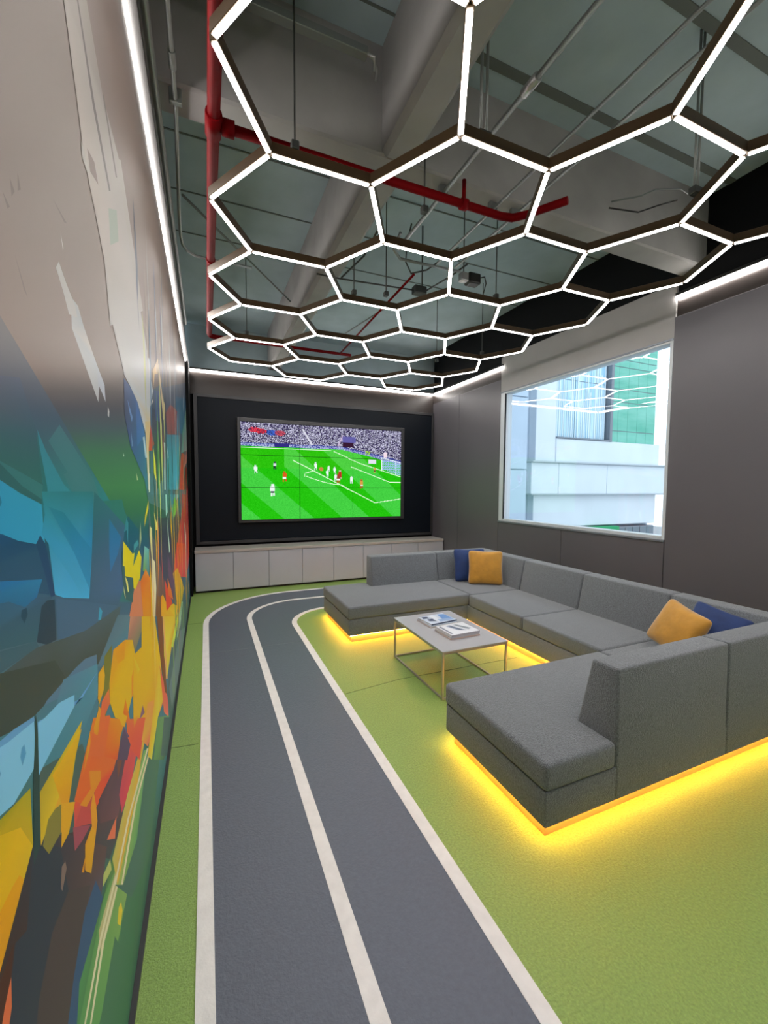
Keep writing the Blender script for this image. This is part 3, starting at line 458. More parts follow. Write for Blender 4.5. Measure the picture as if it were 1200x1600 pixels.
([(48, 148, 196), (48, 148, 196), (50, 150, 192), (50, 150, 192), (60, 160, 200), (50, 150, 192), (48, 145, 190)], [(0.529, 1.540), (0.608, 1.515), (0.695, 1.489), (0.772, 1.471), (0.780, 1.400), (0.743, 1.414), (0.521, 1.459)]),
([(30, 110, 150)], [(0.634, 1.494), (0.641, 1.479), (0.637, 1.474), (0.628, 1.476), (0.626, 1.483)]),
([(30, 74, 120), (30, 74, 120), (30, 74, 120), (28, 70, 108), (28, 70, 108), (40, 80, 110), (40, 80, 110), (40, 80, 110)], [(0.521, 1.464), (0.600, 1.449), (0.640, 1.440), (0.683, 1.427), (0.743, 1.415), (0.787, 1.403), (0.814, 1.323), (0.516, 1.408)]),
([(30, 66, 104)], [(0.743, 1.415), (0.761, 1.426), (0.782, 1.409), (0.814, 1.323), (0.795, 1.324), (0.776, 1.361)]),
([(48, 100, 150), (30, 110, 165), (40, 120, 165), (36, 100, 150), (36, 100, 140), (36, 96, 136)], [(0.516, 1.407), (0.665, 1.378), (0.761, 1.360), (0.737, 1.339), (0.694, 1.336), (0.512, 1.377)]),
([(44, 88, 118), (50, 92, 120), (54, 94, 122), (56, 90, 120), (52, 84, 108), (50, 90, 104), (48, 88, 104)], [(0.512, 1.377), (0.646, 1.356), (0.694, 1.336), (0.734, 1.339), (0.801, 1.324), (0.726, 1.278), (0.508, 1.334)]),
([(28, 66, 88)], [(0.683, 1.335), (0.699, 1.334), (0.702, 1.324), (0.690, 1.315), (0.680, 1.327)]),
([(46, 128, 146), (44, 118, 136), (42, 110, 128), (36, 124, 172), (60, 156, 200), (66, 164, 210), (66, 160, 205)], [(0.775, 1.490), (0.878, 1.489), (1.087, 1.486), (1.066, 1.387), (1.019, 1.266), (0.854, 1.309), (0.814, 1.324)]),
([(48, 136, 158), (56, 148, 190), (56, 148, 190), (60, 156, 200), (60, 156, 200), (56, 148, 190), (52, 146, 186)], [(0.789, 1.466), (0.927, 1.374), (1.019, 1.301), (1.017, 1.267), (0.969, 1.280), (0.920, 1.322), (0.767, 1.427)]),
([(36, 118, 146), (36, 124, 168), (36, 124, 168), (40, 130, 176), (40, 130, 176), (40, 124, 150)], [(0.874, 1.453), (0.986, 1.396), (1.051, 1.366), (1.024, 1.284), (0.927, 1.374), (0.801, 1.466)]),
([(46, 100, 120), (60, 96, 130), (58, 94, 134), (56, 88, 112), (62, 90, 120), (60, 92, 120)], [(1.093, 1.486), (1.449, 1.381), (1.393, 1.199), (1.307, 1.173), (0.826, 1.310), (1.024, 1.265)]),
([(44, 110, 160)], [(1.235, 1.416), (1.388, 1.350), (1.332, 1.313), (1.228, 1.280), (1.222, 1.336)]),
([(64, 96, 124)], [(0.814, 1.318), (1.307, 1.173), (1.174, 1.186), (0.999, 1.207), (0.874, 1.233), (0.818, 1.249)]),
([(36, 60, 76)], [(0.753, 1.321), (0.777, 1.324), (0.810, 1.317), (0.811, 1.251), (0.768, 1.258), (0.729, 1.276), (0.743, 1.301)]),
([(60, 150, 180)], [(1.103, 1.225), (1.127, 1.209), (1.111, 1.193), (1.086, 1.200)]),
([(54, 66, 62), (60, 78, 82), (66, 80, 84), (66, 80, 80), (70, 86, 92), (72, 90, 96), (66, 80, 80), (58, 68, 60), (52, 66, 60)], [(0.505, 1.306), (0.581, 1.279), (0.725, 1.269), (0.818, 1.247), (0.979, 1.211), (1.344, 1.163), (1.276, 1.101), (1.065, 1.106), (0.746, 1.174)]),
([(56, 90, 104)], [(0.507, 1.330), (0.726, 1.278), (0.736, 1.267), (0.626, 1.278), (0.503, 1.289)]),
([(54, 66, 62), (60, 70, 62), (62, 76, 76), (48, 62, 62), (46, 60, 62)], [(0.503, 1.289), (0.506, 1.311), (0.837, 1.178), (0.714, 1.180), (0.499, 1.245)]),
([(52, 66, 62)], [(0.506, 1.312), (0.801, 1.221), (0.857, 1.162), (0.709, 1.178), (0.643, 1.194), (0.498, 1.241)]),
([(78, 112, 138)], [(1.062, 1.131), (1.058, 1.094), (0.901, 1.126), (0.746, 1.174), (0.758, 1.176), (0.907, 1.165), (0.971, 1.157)]),
([(80, 110, 124), (86, 118, 130), (70, 120, 140), (64, 116, 134), (78, 112, 130)], [(1.303, 1.149), (1.515, 1.088), (1.501, 1.017), (1.183, 1.055), (1.064, 1.103)]),
([(78, 120, 145), (70, 128, 150), (70, 128, 150), (64, 118, 132), (60, 115, 125), (60, 120, 135)], [(0.836, 1.174), (1.065, 1.109), (1.061, 1.041), (0.932, 1.026), (0.713, 1.065), (0.726, 1.107)]),
([(66, 90, 84)], [(0.717, 1.094), (0.930, 1.007), (0.995, 0.886), (0.827, 0.885), (0.706, 0.986)]),
([(92, 150, 196)], [(1.063, 1.092), (0.942, 1.092), (0.718, 1.164), (0.716, 1.087), (0.742, 1.097), (0.889, 1.101), (1.004, 1.095)]),
([(120, 190, 226), (118, 186, 224), (122, 192, 228), (120, 190, 226)], [(0.892, 1.121), (0.889, 1.101), (0.713, 1.088), (0.720, 1.161)]),
([(120, 190, 226)], [(0.811, 1.146), (0.892, 1.121), (0.889, 1.100), (0.786, 1.108), (0.715, 1.122), (0.720, 1.159)]),
([(126, 180, 208), (120, 188, 222), (120, 180, 215), (124, 190, 224), (122, 188, 220), (120, 184, 216), (118, 176, 204)], [(0.497, 1.229), (0.573, 1.204), (0.623, 1.190), (0.706, 1.177), (0.706, 1.108), (0.633, 1.105), (0.489, 1.152)]),
([(90, 146, 190)], [(0.573, 1.207), (0.643, 1.195), (0.706, 1.178), (0.708, 1.171), (0.627, 1.188), (0.573, 1.203)]),
([(76, 142, 184)], [(0.671, 1.159), (0.675, 1.144), (0.662, 1.135), (0.657, 1.150), (0.662, 1.159)]),
([(76, 142, 184)], [(0.599, 1.172), (0.603, 1.164), (0.598, 1.158), (0.587, 1.159), (0.582, 1.168), (0.586, 1.175)]),
([(170, 150, 10), (150, 140, 10), (160, 150, 20), (190, 160, 10), (220, 170, 10), (210, 160, 10)], [(0.489, 1.152), (0.564, 1.121), (0.683, 1.090), (0.683, 0.987), (0.659, 0.968), (0.483, 1.097)]),
([(150, 140, 10), (190, 160, 10), (215, 175, 10), (205, 170, 20), (230, 165, 0), (225, 160, 0), (215, 160, 0)], [(0.491, 1.166), (0.563, 1.114), (0.648, 1.062), (0.685, 1.004), (0.614, 0.944), (0.552, 0.930), (0.472, 0.985)]),
([(228, 160, 2)], [(0.552, 1.012), (0.618, 1.010), (0.638, 1.007), (0.656, 0.981), (0.641, 0.964), (0.614, 0.944), (0.552, 0.930), (0.554, 0.889), (0.472, 0.985), (0.479, 1.052)]),
([(240, 170, 4)], [(0.618, 1.010), (0.638, 1.007), (0.656, 0.981), (0.614, 0.944), (0.567, 0.981)]),
([(232, 126, 10)], [(0.645, 0.960), (0.653, 0.936), (0.648, 0.920), (0.618, 0.930), (0.616, 0.943)]),
([(56, 44, 40), (60, 50, 50), (90, 60, 62), (86, 64, 70), (78, 64, 64), (60, 66, 70)], [(0.686, 1.012), (0.859, 0.887), (1.034, 0.830), (1.234, 0.759), (1.279, 0.582), (1.110, 0.618)]),
([(44, 50, 58), (60, 54, 60), (90, 66, 62), (72, 74, 90), (50, 74, 110), (44, 54, 66), (40, 46, 50), (62, 40, 28)], [(0.686, 1.011), (0.830, 0.906), (1.088, 0.667), (1.009, 0.589), (0.786, 0.584), (0.600, 0.828), (0.554, 0.889), (0.552, 0.930)]),
([(44, 52, 62)], [(0.686, 1.011), (0.788, 0.918), (0.817, 0.816), (0.737, 0.825), (0.676, 0.786), (0.661, 0.748), (0.587, 0.845), (0.604, 0.908), (0.617, 0.937), (0.651, 0.918)]),
([(68, 58, 56)], [(0.817, 0.816), (0.946, 0.706), (0.880, 0.661), (0.773, 0.600), (0.661, 0.748), (0.676, 0.786), (0.737, 0.825)]),
([(46, 78, 112)], [(0.986, 0.679), (1.035, 0.593), (0.996, 0.589), (0.853, 0.605), (0.822, 0.535), (0.773, 0.600), (0.826, 0.651), (0.903, 0.693)]),
([(70, 38, 24)], [(0.613, 0.941), (0.602, 0.910), (0.568, 0.870), (0.554, 0.889), (0.552, 0.930)]),
([(206, 104, 60)], [(0.602, 0.910), (0.600, 0.874), (0.584, 0.850), (0.567, 0.872), (0.582, 0.893)]),
([(120, 100, 90)], [(0.807, 0.877), (0.812, 0.861), (0.788, 0.843), (0.781, 0.854), (0.790, 0.883)]),
([(36, 64, 60)], [(0.713, 1.181), (0.717, 1.147), (0.713, 1.065), (0.706, 0.988), (0.682, 0.980), (0.693, 1.090), (0.704, 1.139)]),
([(74, 120, 70), (96, 140, 66), (66, 112, 90), (56, 104, 82), (56, 101, 80), (56, 100, 80), (56, 104, 80), (70, 130, 76), (74, 140, 80)], [(1.047, 0.587), (1.154, 0.599), (1.736, 0.127), (1.503, 0.053), (1.315, 0.012), (1.219, 0.012), (0.940, 0.380), (0.822, 0.535), (0.853, 0.605)]),
([(84, 140, 76), (120, 160, 80), (130, 166, 90), (110, 156, 80), (88, 150, 84), (84, 146, 84)], [(1.047, 0.587), (1.265, 0.505), (1.370, 0.352), (1.197, 0.345), (0.940, 0.380), (0.822, 0.535)]),
([(60, 110, 84)], [(1.370, 0.352), (1.595, 0.170), (1.407, 0.151), (1.252, 0.012), (1.219, 0.012), (0.950, 0.367), (1.135, 0.396), (1.191, 0.309), (1.207, 0.349)]),
([(180, 176, 120)], [(1.240, 0.527), (1.302, 0.474), (1.087, 0.479), (1.000, 0.497), (0.992, 0.559)]),
([(236, 232, 190)], [(1.243, 0.524), (1.264, 0.507), (1.008, 0.519), (0.860, 0.486), (0.850, 0.498), (0.991, 0.537)]),
([(236, 232, 190)], [(1.287, 0.487), (1.309, 0.468), (1.036, 0.489), (0.896, 0.438), (0.886, 0.451), (1.017, 0.508)]),
([(170, 180, 100)], [(1.116, 0.612), (1.126, 0.577), (1.038, 0.615), (1.048, 0.635)]),
([(216, 220, 60)], [(1.350, 0.433), (1.381, 0.407), (1.395, 0.325), (1.346, 0.350)]),
([(236, 216, 50)], [(1.218, 0.406), (1.232, 0.367), (1.199, 0.357), (1.167, 0.397), (1.188, 0.418)]),
([(60, 104, 86), (66, 112, 92), (70, 110, 90), (66, 104, 96), (60, 100, 90)], [(1.831, 0.530), (2.316, 0.261), (1.726, 0.084), (1.357, 0.283), (1.155, 0.511)]),
([(120, 170, 90), (110, 166, 100), (90, 150, 90), (120, 160, 80), (170, 180, 80)], [(1.677, 0.539), (1.779, 0.487), (1.479, 0.363), (1.250, 0.423), (1.155, 0.511)]),
([(236, 200, 20), (210, 180, 20), (200, 160, 10), (240, 170, 10), (230, 170, 40), (200, 170, 30), (170, 150, 30)], [(0.934, 1.051), (0.895, 1.022), (0.837, 0.956), (0.797, 0.933), (0.771, 0.995), (0.709, 0.986), (0.715, 1.062)]),
([(250, 200, 10), (232, 180, 10), (236, 160, 10), (240, 168, 10), (220, 170, 10)], [(0.929, 1.038), (0.876, 1.005), (0.837, 0.956), (0.803, 0.979), (0.766, 1.053)]),
([(228, 170, 20)], [(0.797, 0.985), (0.874, 0.932), (0.830, 0.908), (0.791, 0.914), (0.798, 0.943)]),
([(126, 118, 50)], [(0.800, 0.982), (0.794, 0.939), (0.738, 0.949), (0.716, 0.980), (0.741, 1.001), (0.771, 0.995)]),
([(226, 98, 60), (220, 100, 50), (206, 90, 60), (160, 70, 70), (190, 76, 70), (226, 84, 50)], [(0.990, 0.999), (1.119, 0.940), (1.095, 0.879), (1.032, 0.814), (0.860, 0.892), (0.865, 0.931)]),
([(232, 130, 40), (220, 100, 50), (232, 120, 50), (220, 70, 50), (240, 90, 40), (240, 110, 30)], [(1.014, 1.013), (1.164, 0.941), (1.310, 0.747), (1.186, 0.783), (1.008, 0.820), (0.866, 0.939)]),
([(150, 70, 84)], [(0.853, 0.900), (0.963, 0.818), (0.905, 0.833), (0.858, 0.852)]),
([(186, 70, 64)], [(0.914, 0.900), (1.003, 0.866), (0.983, 0.806), (0.860, 0.894)]),
([(250, 180, 20), (244, 160, 20), (240, 150, 20)], [(0.985, 1.002), (0.985, 0.969), (0.926, 0.948)]),
([(250, 160, 30)], [(0.968, 0.928), (1.059, 0.869), (1.056, 0.850), (0.940, 0.873), (0.897, 0.908), (0.973, 0.887)]),
([(246, 170, 30)], [(0.993, 0.870), (1.009, 0.825), (1.015, 0.786), (0.954, 0.723), (0.914, 0.766), (0.921, 0.812), (0.972, 0.808), (0.968, 0.850)]),
([(250, 184, 20)], [(0.972, 0.806), (0.996, 0.778), (0.954, 0.723), (0.918, 0.760), (0.919, 0.803)]),
([(240, 160, 30)], [(0.922, 0.790), (0.906, 0.768), (0.892, 0.781)]),
([(96, 84, 104), (70, 60, 80), (100, 60, 66), (110, 70, 76), (96, 64, 66), (80, 58, 66), (90, 66, 76)], [(1.343, 0.813), (1.409, 0.738), (1.316, 0.668), (1.213, 0.641), (1.036, 0.764), (1.032, 0.820), (1.187, 0.789)]),
([(226, 84, 64), (232, 92, 80), (220, 70, 70), (200, 60, 80), (190, 60, 80)], [(1.399, 0.747), (1.566, 0.642), (1.417, 0.591), (1.265, 0.615), (1.239, 0.684)]),
([(230, 120, 80)], [(1.198, 0.656), (1.174, 0.617), (1.091, 0.681)]),
([(240, 190, 30), (250, 200, 20), (236, 190, 40), (220, 180, 60), (180, 176, 90), (190, 180, 80)], [(1.842, 0.577), (1.609, 0.543), (1.451, 0.500), (1.185, 0.483), (1.137, 0.594), (1.349, 0.607)]),
([(240, 232, 190)], [(1.762, 0.498), (1.798, 0.477), (1.369, 0.521), (1.166, 0.501), (1.147, 0.519), (1.343, 0.541)]),
([(240, 232, 190)], [(1.814, 0.456), (1.852, 0.433), (1.490, 0.472), (1.245, 0.428), (1.223, 0.448), (1.458, 0.495)]),
([(120, 70, 50)], [(1.322, 0.754), (1.229, 0.733), (1.229, 0.783)]),
([(110, 110, 40)], [(1.132, 1.100), (1.218, 1.097), (1.174, 0.978), (1.092, 0.949), (1.106, 1.034)]),
([(206, 140, 100), (190, 130, 110), (120, 120, 90), (110, 110, 80), (150, 110, 90), (196, 140, 110)], [(1.563, 1.127), (1.770, 1.085), (1.718, 0.970), (1.528, 0.949), (1.428, 1.026), (1.497, 1.097)]),
([(252, 178, 20), (255, 176, 10), (255, 200, 6), (255, 206, 4), (255, 208, 4), (255, 196, 0), (255, 206, 0), (255, 206, 0), (255, 190, 0)], [(1.228, 1.080), (1.390, 1.050), (1.518, 1.005), (1.553, 0.949), (1.508, 0.849), (1.371, 0.814), (1.223, 0.903), (1.172, 0.967), (1.171, 1.016)]),
([(255, 180, 20), (255, 170, 10), (250, 170, 20), (255, 176, 10)], [(1.239, 1.070), (1.389, 1.048), (1.372, 1.000), (1.278, 1.023)]),
([(255, 206, 0), (255, 212, 0), (255, 212, 0), (255, 200, 0), (250, 190, 20), (250, 180, 20), (255, 200, 0), (255, 200, 0), (255, 206, 0)], [(1.734, 1.044), (2.097, 0.935), (2.290, 0.657), (2.340, 0.467), (2.089, 0.425), (1.797, 0.562), (1.485, 0.734), (1.509, 0.956), (1.701, 0.915)]),
([(255, 216, 40), (255, 226, 60), (255, 200, 10)], [(1.528, 0.949), (1.643, 0.856), (1.584, 0.854)]),
([(240, 150, 20)], [(1.478, 0.900), (1.519, 0.908), (1.495, 0.836), (1.466, 0.837)]),
([(255, 150, 10), (255, 140, 20), (240, 110, 40), (250, 120, 20)], [(1.367, 0.885), (1.435, 0.779), (1.370, 0.809), (1.331, 0.861)]),
([(250, 190, 20), (250, 200, 40), (230, 180, 20)], [(1.119, 1.084), (1.128, 1.056), (1.053, 1.008)]),
([(252, 190, 30)], [(1.119, 1.084), (1.128, 1.056), (1.115, 1.029), (1.068, 1.016), (1.057, 1.034), (1.069, 1.085)]),
([(240, 130, 60), (240, 110, 50), (200, 90, 60), (220, 100, 60)], [(1.165, 1.007), (1.172, 0.967), (1.111, 0.967), (1.092, 1.011)]),
([(252, 176, 10), (250, 160, 20), (250, 140, 20), (250, 150, 10), (252, 180, 10)], [(1.067, 1.012), (1.111, 0.967), (1.066, 0.911), (1.027, 0.932), (1.014, 0.992)]),
([(230, 110, 50)], [(1.092, 1.011), (1.120, 0.958), (1.096, 0.878), (0.968, 0.958), (0.997, 0.991), (1.045, 0.958)]),
([(252, 150, 20), (255, 170, 10), (250, 150, 20), (240, 90, 40), (246, 110, 30)], [(1.166, 0.933), (1.357, 0.827), (1.278, 0.820), (1.242, 0.778), (1.096, 0.878)]),
([(240, 120, 60), (236, 100, 70), (230, 80, 70), (240, 96, 60)], [(1.372, 0.819), (1.752, 0.625), (1.581, 0.565), (1.374, 0.742)]),
([(110, 84, 120), (96, 70, 100), (84, 60, 90)], [(1.338, 0.816), (1.410, 0.745), (1.276, 0.808)]),
([(84, 66, 90)], [(1.337, 0.809), (1.422, 0.714), (1.366, 0.700), (1.229, 0.786), (1.276, 0.811)]),
([(255, 206, 0), (255, 200, 10), (240, 170, 20), (250, 190, 20)], [(1.250, 0.902), (1.389, 0.821), (1.341, 0.813), (1.303, 0.839)]),
([(255, 190, 20), (250, 180, 30), (240, 130, 40)], [(1.490, 0.762), (1.590, 0.717), (1.493, 0.726)]),
([(120, 80, 110)], [(1.687, 0.706), (1.730, 0.655), (1.609, 0.693)]),
([(246, 170, 80), (240, 140, 80), (230, 110, 80), (246, 190, 60)], [(1.817, 0.649), (2.537, 0.344), (1.781, 0.494), (1.638, 0.601)]),
([(252, 208, 40), (252, 200, 30), (226, 210, 60), (200, 200, 70), (240, 200, 30)], [(2.290, 0.657), (2.427, 0.385), (2.133, 0.424), (1.883, 0.376), (1.773, 0.461)]),
([(240, 110, 60), (220, 80, 90), (220, 110, 110), (230, 120, 80)], [(2.256, 0.622), (2.646, 0.264), (2.646, 0.154), (2.404, 0.308)]),
([(96, 140, 90), (110, 150, 100), (90, 120, 100), (70, 100, 90), (90, 140, 80)], [(2.133, 0.424), (2.680, 0.148), (2.569, 0.026), (2.339, 0.090), (1.946, 0.337)]),
([(70, 96, 100)], [(3.909, 0.475), (5.801, 0.012), (2.575, 0.012), (2.498, 0.013), (2.210, 0.191), (2.397, 0.285), (2.741, 0.104), (2.594, 0.317), (3.016, 0.418)]),
([(100, 120, 130)], [(3.891, 0.263), (4.721, 0.034), (4.231, 0.012), (3.580, 0.012), (2.898, 0.085), (2.727, 0.290)]),
([(252, 206, 10), (250, 200, 20), (250, 190, 20), (226, 220, 60), (230, 220, 70)], [(2.504, 0.841), (3.792, 0.539), (3.032, 0.464), (2.619, 0.396), (2.486, 0.582)]),
([(120, 70, 30)], [(2.185, 0.956), (2.434, 0.891), (2.486, 0.582), (2.594, 0.317), (2.485, 0.379), (2.290, 0.657)]),
([(250, 196, 110)], [(2.434, 0.891), (2.512, 0.871), (2.617, 0.498), (2.649, 0.383), (2.561, 0.421)]),
([(90, 60, 110)], [(1.984, 1.008), (2.108, 0.976), (2.055, 0.921), (2.020, 0.931)]),
([(190, 210, 70)], [(3.922, 0.505), (4.122, 0.418), (3.102, 0.400), (2.947, 0.469)]),
([(150, 190, 160)], [(4.062, 0.469), (4.376, 0.387), (3.911, 0.307), (3.449, 0.332), (3.671, 0.413)]),
([(70, 120, 150), (90, 110, 120), (60, 80, 90), (50, 60, 74), (60, 70, 80), (90, 70, 60), (110, 80, 70), (80, 110, 120)], [(1.884, 1.547), (4.513, 1.617), (5.288, 1.234), (3.805, 0.945), (3.326, 0.824), (2.299, 0.861), (2.012, 0.944), (2.002, 1.439)]),
([(96, 140, 150), (120, 190, 210), (90, 170, 190), (60, 100, 100)], [(2.815, 1.572), (4.074, 1.605), (4.124, 1.403), (3.008, 1.339)]),
([(120, 190, 210), (120, 190, 210), (120, 190, 210), (60, 130, 150)], [(3.085, 1.579), (3.947, 1.602), (3.660, 1.449), (3.189, 1.426)]),
([(50, 90, 84), (60, 80, 80), (60, 60, 70), (50, 90, 86)], [(2.030, 1.427), (3.004, 1.328), (2.570, 1.129), (2.093, 1.279)]),
([(60, 60, 78)], [(2.383, 1.337), (3.141, 1.284), (3.348, 0.884), (2.954, 0.730), (2.368, 1.114)]),
([(90, 90, 90), (60, 54, 60), (84, 60, 66)], [(3.008, 1.339), (4.829, 1.165), (3.375, 0.957)]),
([(120, 180, 70)], [(3.647, 1.415), (3.960, 1.324), (3.435, 1.250), (3.283, 1.336)]),
([(170, 60, 50), (176, 60, 56), (163, 55, 57), (175, 57, 60), (190, 60, 60)], [(4.513, 1.617), (5.629, 1.647), (6.120, 1.473), (6.120, 0.745), (4.931, 0.968)]),
([(150, 50, 54), (164, 50, 58), (188, 52, 56), (220, 56, 50), (190, 70, 70)], [(4.919, 1.347), (6.120, 0.850), (6.120, 0.574), (5.331, 0.426), (3.706, 0.995)]),
([(226, 60, 40), (240, 90, 40), (220, 60, 60), (200, 50, 60)], [(3.725, 1.043), (5.304, 0.824), (5.331, 0.426), (3.251, 0.871)]),
([(255, 120, 20), (255, 100, 10), (230, 70, 30)], [(4.068, 0.945), (4.225, 0.801), (3.637, 0.822)]),
([(255, 190, 10), (255, 200, 10), (255, 214, 0), (255, 190, 10), (255, 200, 0)], [(3.702, 0.839), (4.164, 0.665), (4.668, 0.452), (3.719, 0.437), (3.255, 0.883)]),
([(255, 190, 20), (255, 200, 10), (255, 210, 10), (255, 190, 20), (250, 180, 20), (240, 130, 40)], [(2.507, 0.913), (2.760, 0.782), (3.322, 0.553), (2.474, 0.801), (2.404, 0.822), (2.386, 0.928)]),
([(230, 70, 40), (240, 80, 50), (230, 60, 40)], [(2.634, 0.968), (3.145, 0.697), (2.692, 0.769)]),
([(235, 120, 40)], [(2.811, 0.942), (3.360, 0.654), (2.842, 0.826)]),
([(90, 64, 90)], [(2.857, 1.086), (3.405, 0.774), (3.538, 0.573), (3.265, 0.659), (2.880, 0.945)]),
([(120, 76, 40)], [(2.223, 0.977), (2.408, 0.923), (2.360, 0.835), (2.161, 0.893)]),
([(216, 190, 150), (210, 200, 190), (200, 130, 150)], [(5.015, 1.133), (5.358, 0.921), (5.188, 0.395)]),
([(232, 224, 150)], [(2.037, 1.324), (2.101, 1.310), (2.103, 1.175), (2.179, 1.038), (2.097, 0.936), (2.054, 1.050), (2.070, 1.184), (2.022, 1.287)]),
([(236, 226, 180)], [(2.086, 1.178), (2.187, 1.145), (2.212, 1.014), (2.143, 0.898), (2.041, 0.928), (2.054, 1.089)]),
([(232, 226, 120)], [(2.207, 1.375), (2.312, 1.316), (2.366, 1.276), (2.244, 1.288)]),
([(190, 220, 200)], [(2.928, 1.310), (2.958, 1.184), (3.053, 1.069), (2.978, 1.068), (2.901, 1.224)]),
([(150, 200, 190)], [(2.827, 1.572), (2.909, 1.465), (2.935, 1.332), (2.811, 1.313), (2.808, 1.466)]),
([(226, 232, 210)], [(2.034, 1.551), (2.085, 1.552), (2.074, 1.475), (2.040, 1.468)]),
([(220, 226, 150)], [(2.143, 1.554), (2.193, 1.539), (2.193, 1.465), (2.148, 1.474)]),
([(226, 226, 80)], [(2.273, 1.557), (2.356, 1.533), (2.322, 1.498)]),
([(120, 180, 180), (90, 170, 170), (70, 110, 130), (110, 160, 60)], [(1.848, 1.265), (1.984, 1.232), (1.973, 1.121), (1.790, 1.178)]),
([(255, 160, 20), (250, 140, 20), (255, 170, 10), (255, 160, 10), (240, 120, 30)], [(1.867, 1.171), (1.987, 1.111), (1.994, 0.942), (1.697, 1.029), (1.700, 1.150)]),
([(196, 120, 84)], [(1.619, 1.180), (1.723, 1.152), (1.765, 1.009), (1.472, 1.095)]),
([(226, 206, 60)], [(2.017, 1.438), (1.999, 1.402), (1.864, 1.336), (1.901, 1.382)]),
([(150, 170, 130)], [(1.769, 1.364), (1.784, 1.300), (1.725, 1.268), (1.737, 1.305)]),
([(30, 86, 110)], [(1.506, 1.405), (1.717, 1.340), (1.681, 1.274), (1.543, 1.282), (1.413, 1.333), (1.460, 1.381)]),
([(56, 130, 150)], [(1.480, 1.401), (1.510, 1.382), (1.493, 1.312), (1.481, 1.363), (1.433, 1.362)]),
([(60, 140, 150)], [(1.688, 1.308), (1.707, 1.290), (1.599, 1.277), (1.604, 1.303)]),
([(50, 90, 90)], [(1.389, 1.323), (1.432, 1.232), (1.564, 1.197), (1.548, 1.119), (1.420, 1.163), (1.377, 1.256)]),
([(246, 226, 10)], [(1.413, 1.336), (1.570, 1.275), (1.608, 1.274), (1.571, 1.234), (1.713, 1.268), (1.765, 1.233), (1.715, 1.167), (1.603, 1.150), (1.566, 1.162), (1.564, 1.197), (1.424, 1.231), (1.422, 1.261), (1.394, 1.268)]),
([(210, 196, 60)], [(1.413, 1.336), (1.431, 1.325), (1.415, 1.262), (1.396, 1.268)]),
([(226, 220, 120)], [(1.424, 1.231), (1.463, 1.207), (1.478, 1.173), (1.462, 1.173), (1.430, 1.217)]),
([(200, 210, 150)], [(1.397, 1.208), (1.420, 1.168), (1.416, 1.163), (1.397, 1.192)]),
([(54, 84, 140), (60, 110, 170), (60, 120, 170), (60, 120, 140), (66, 110, 150), (60, 84, 150), (60, 74, 110)], [(1.508, 1.829), (1.824, 1.828), (1.984, 1.695), (1.989, 1.483), (1.896, 1.528), (1.594, 1.628), (1.502, 1.718)]),
([(64, 110, 180), (70, 130, 190), (60, 110, 180)], [(1.738, 1.812), (1.961, 1.705), (1.743, 1.641)]),
([(110, 150, 210)], [(1.565, 1.774), (1.657, 1.731), (1.636, 1.712), (1.584, 1.746)]),
([(120, 150, 200)], [(1.613, 1.683), (1.647, 1.633), (1.620, 1.630)]),
([(70, 84, 110), (77, 84, 102), (85, 92, 102), (90, 90, 96), (96, 120, 130), (84, 120, 140), (70, 84, 110)], [(2.215, 1.939), (6.120, 2.843), (6.120, 1.812), (5.633, 1.393), (2.642, 1.450), (2.100, 1.461), (2.146, 1.783)]),
([(50, 100, 130), (50, 92, 125), (59, 119, 140), (50, 110, 140)], [(3.991, 2.253), (6.120, 2.647), (6.120, 2.129), (4.107, 1.984)]),
([(60, 84, 110), (60, 84, 110), (50, 70, 90), (50, 70, 90)], [(2.213, 1.931), (2.833, 2.114), (2.873, 1.883), (2.193, 1.716)]),
([(44, 60, 84), (50, 60, 90), (80, 80, 90), (84, 80, 86)], [(2.197, 1.862), (2.879, 1.904), (2.668, 1.541), (2.202, 1.754)]),
([(48, 80, 140)], [(2.358, 1.968), (2.710, 2.032), (2.660, 1.854), (2.396, 1.825)]),
([(150, 80, 76), (160, 80, 76), (160, 80, 76), (140, 84, 80), (150, 90, 90)], [(3.393, 2.083), (4.178, 2.163), (4.033, 1.941), (3.098, 1.831), (2.948, 1.943)]),
([(70, 130, 150), (90, 170, 190), (80, 170, 200), (70, 150, 170)], [(2.970, 1.822), (4.484, 1.984), (4.133, 1.465), (2.985, 1.474)]),
([(90, 170, 150), (134, 170, 162), (182, 183, 175), (120, 160, 160)], [(5.177, 2.114), (6.120, 2.517), (6.120, 1.961), (4.709, 1.832)]),
([(206, 60, 40), (226, 120, 100), (200, 60, 50), (180, 50, 50)], [(4.791, 1.838), (5.444, 1.867), (5.040, 1.457), (4.133, 1.465)]),
([(226, 130, 120), (210, 120, 100), (226, 150, 130)], [(6.085, 1.984), (5.982, 1.801), (5.155, 1.688)]),
([(120, 30, 30)], [(5.594, 1.743), (6.066, 1.722), (5.910, 1.450), (5.040, 1.457)]),
([(210, 60, 40), (200, 60, 50), (150, 60, 50)], [(2.160, 1.774), (2.290, 1.696), (2.100, 1.651)]),
([(210, 70, 50)], [(2.173, 1.765), (2.213, 1.663), (2.055, 1.647)]),
([(230, 230, 60)], [(2.250, 1.677), (2.323, 1.613), (2.337, 1.523), (2.223, 1.571)]),
([(60, 80, 80)], [(2.271, 1.762), (2.721, 1.725), (2.668, 1.541), (2.384, 1.479), (2.285, 1.676)]),
([(190, 220, 220)], [(2.781, 1.754), (2.893, 1.760), (2.835, 1.476), (2.763, 1.476)]),
([(190, 220, 230)], [(3.011, 1.755), (3.118, 1.686), (3.047, 1.671)]),
([(226, 196, 150)], [(2.609, 2.166), (2.804, 2.014), (2.964, 1.995), (2.909, 1.908), (2.793, 1.886), (2.742, 1.975), (2.558, 2.136)]),
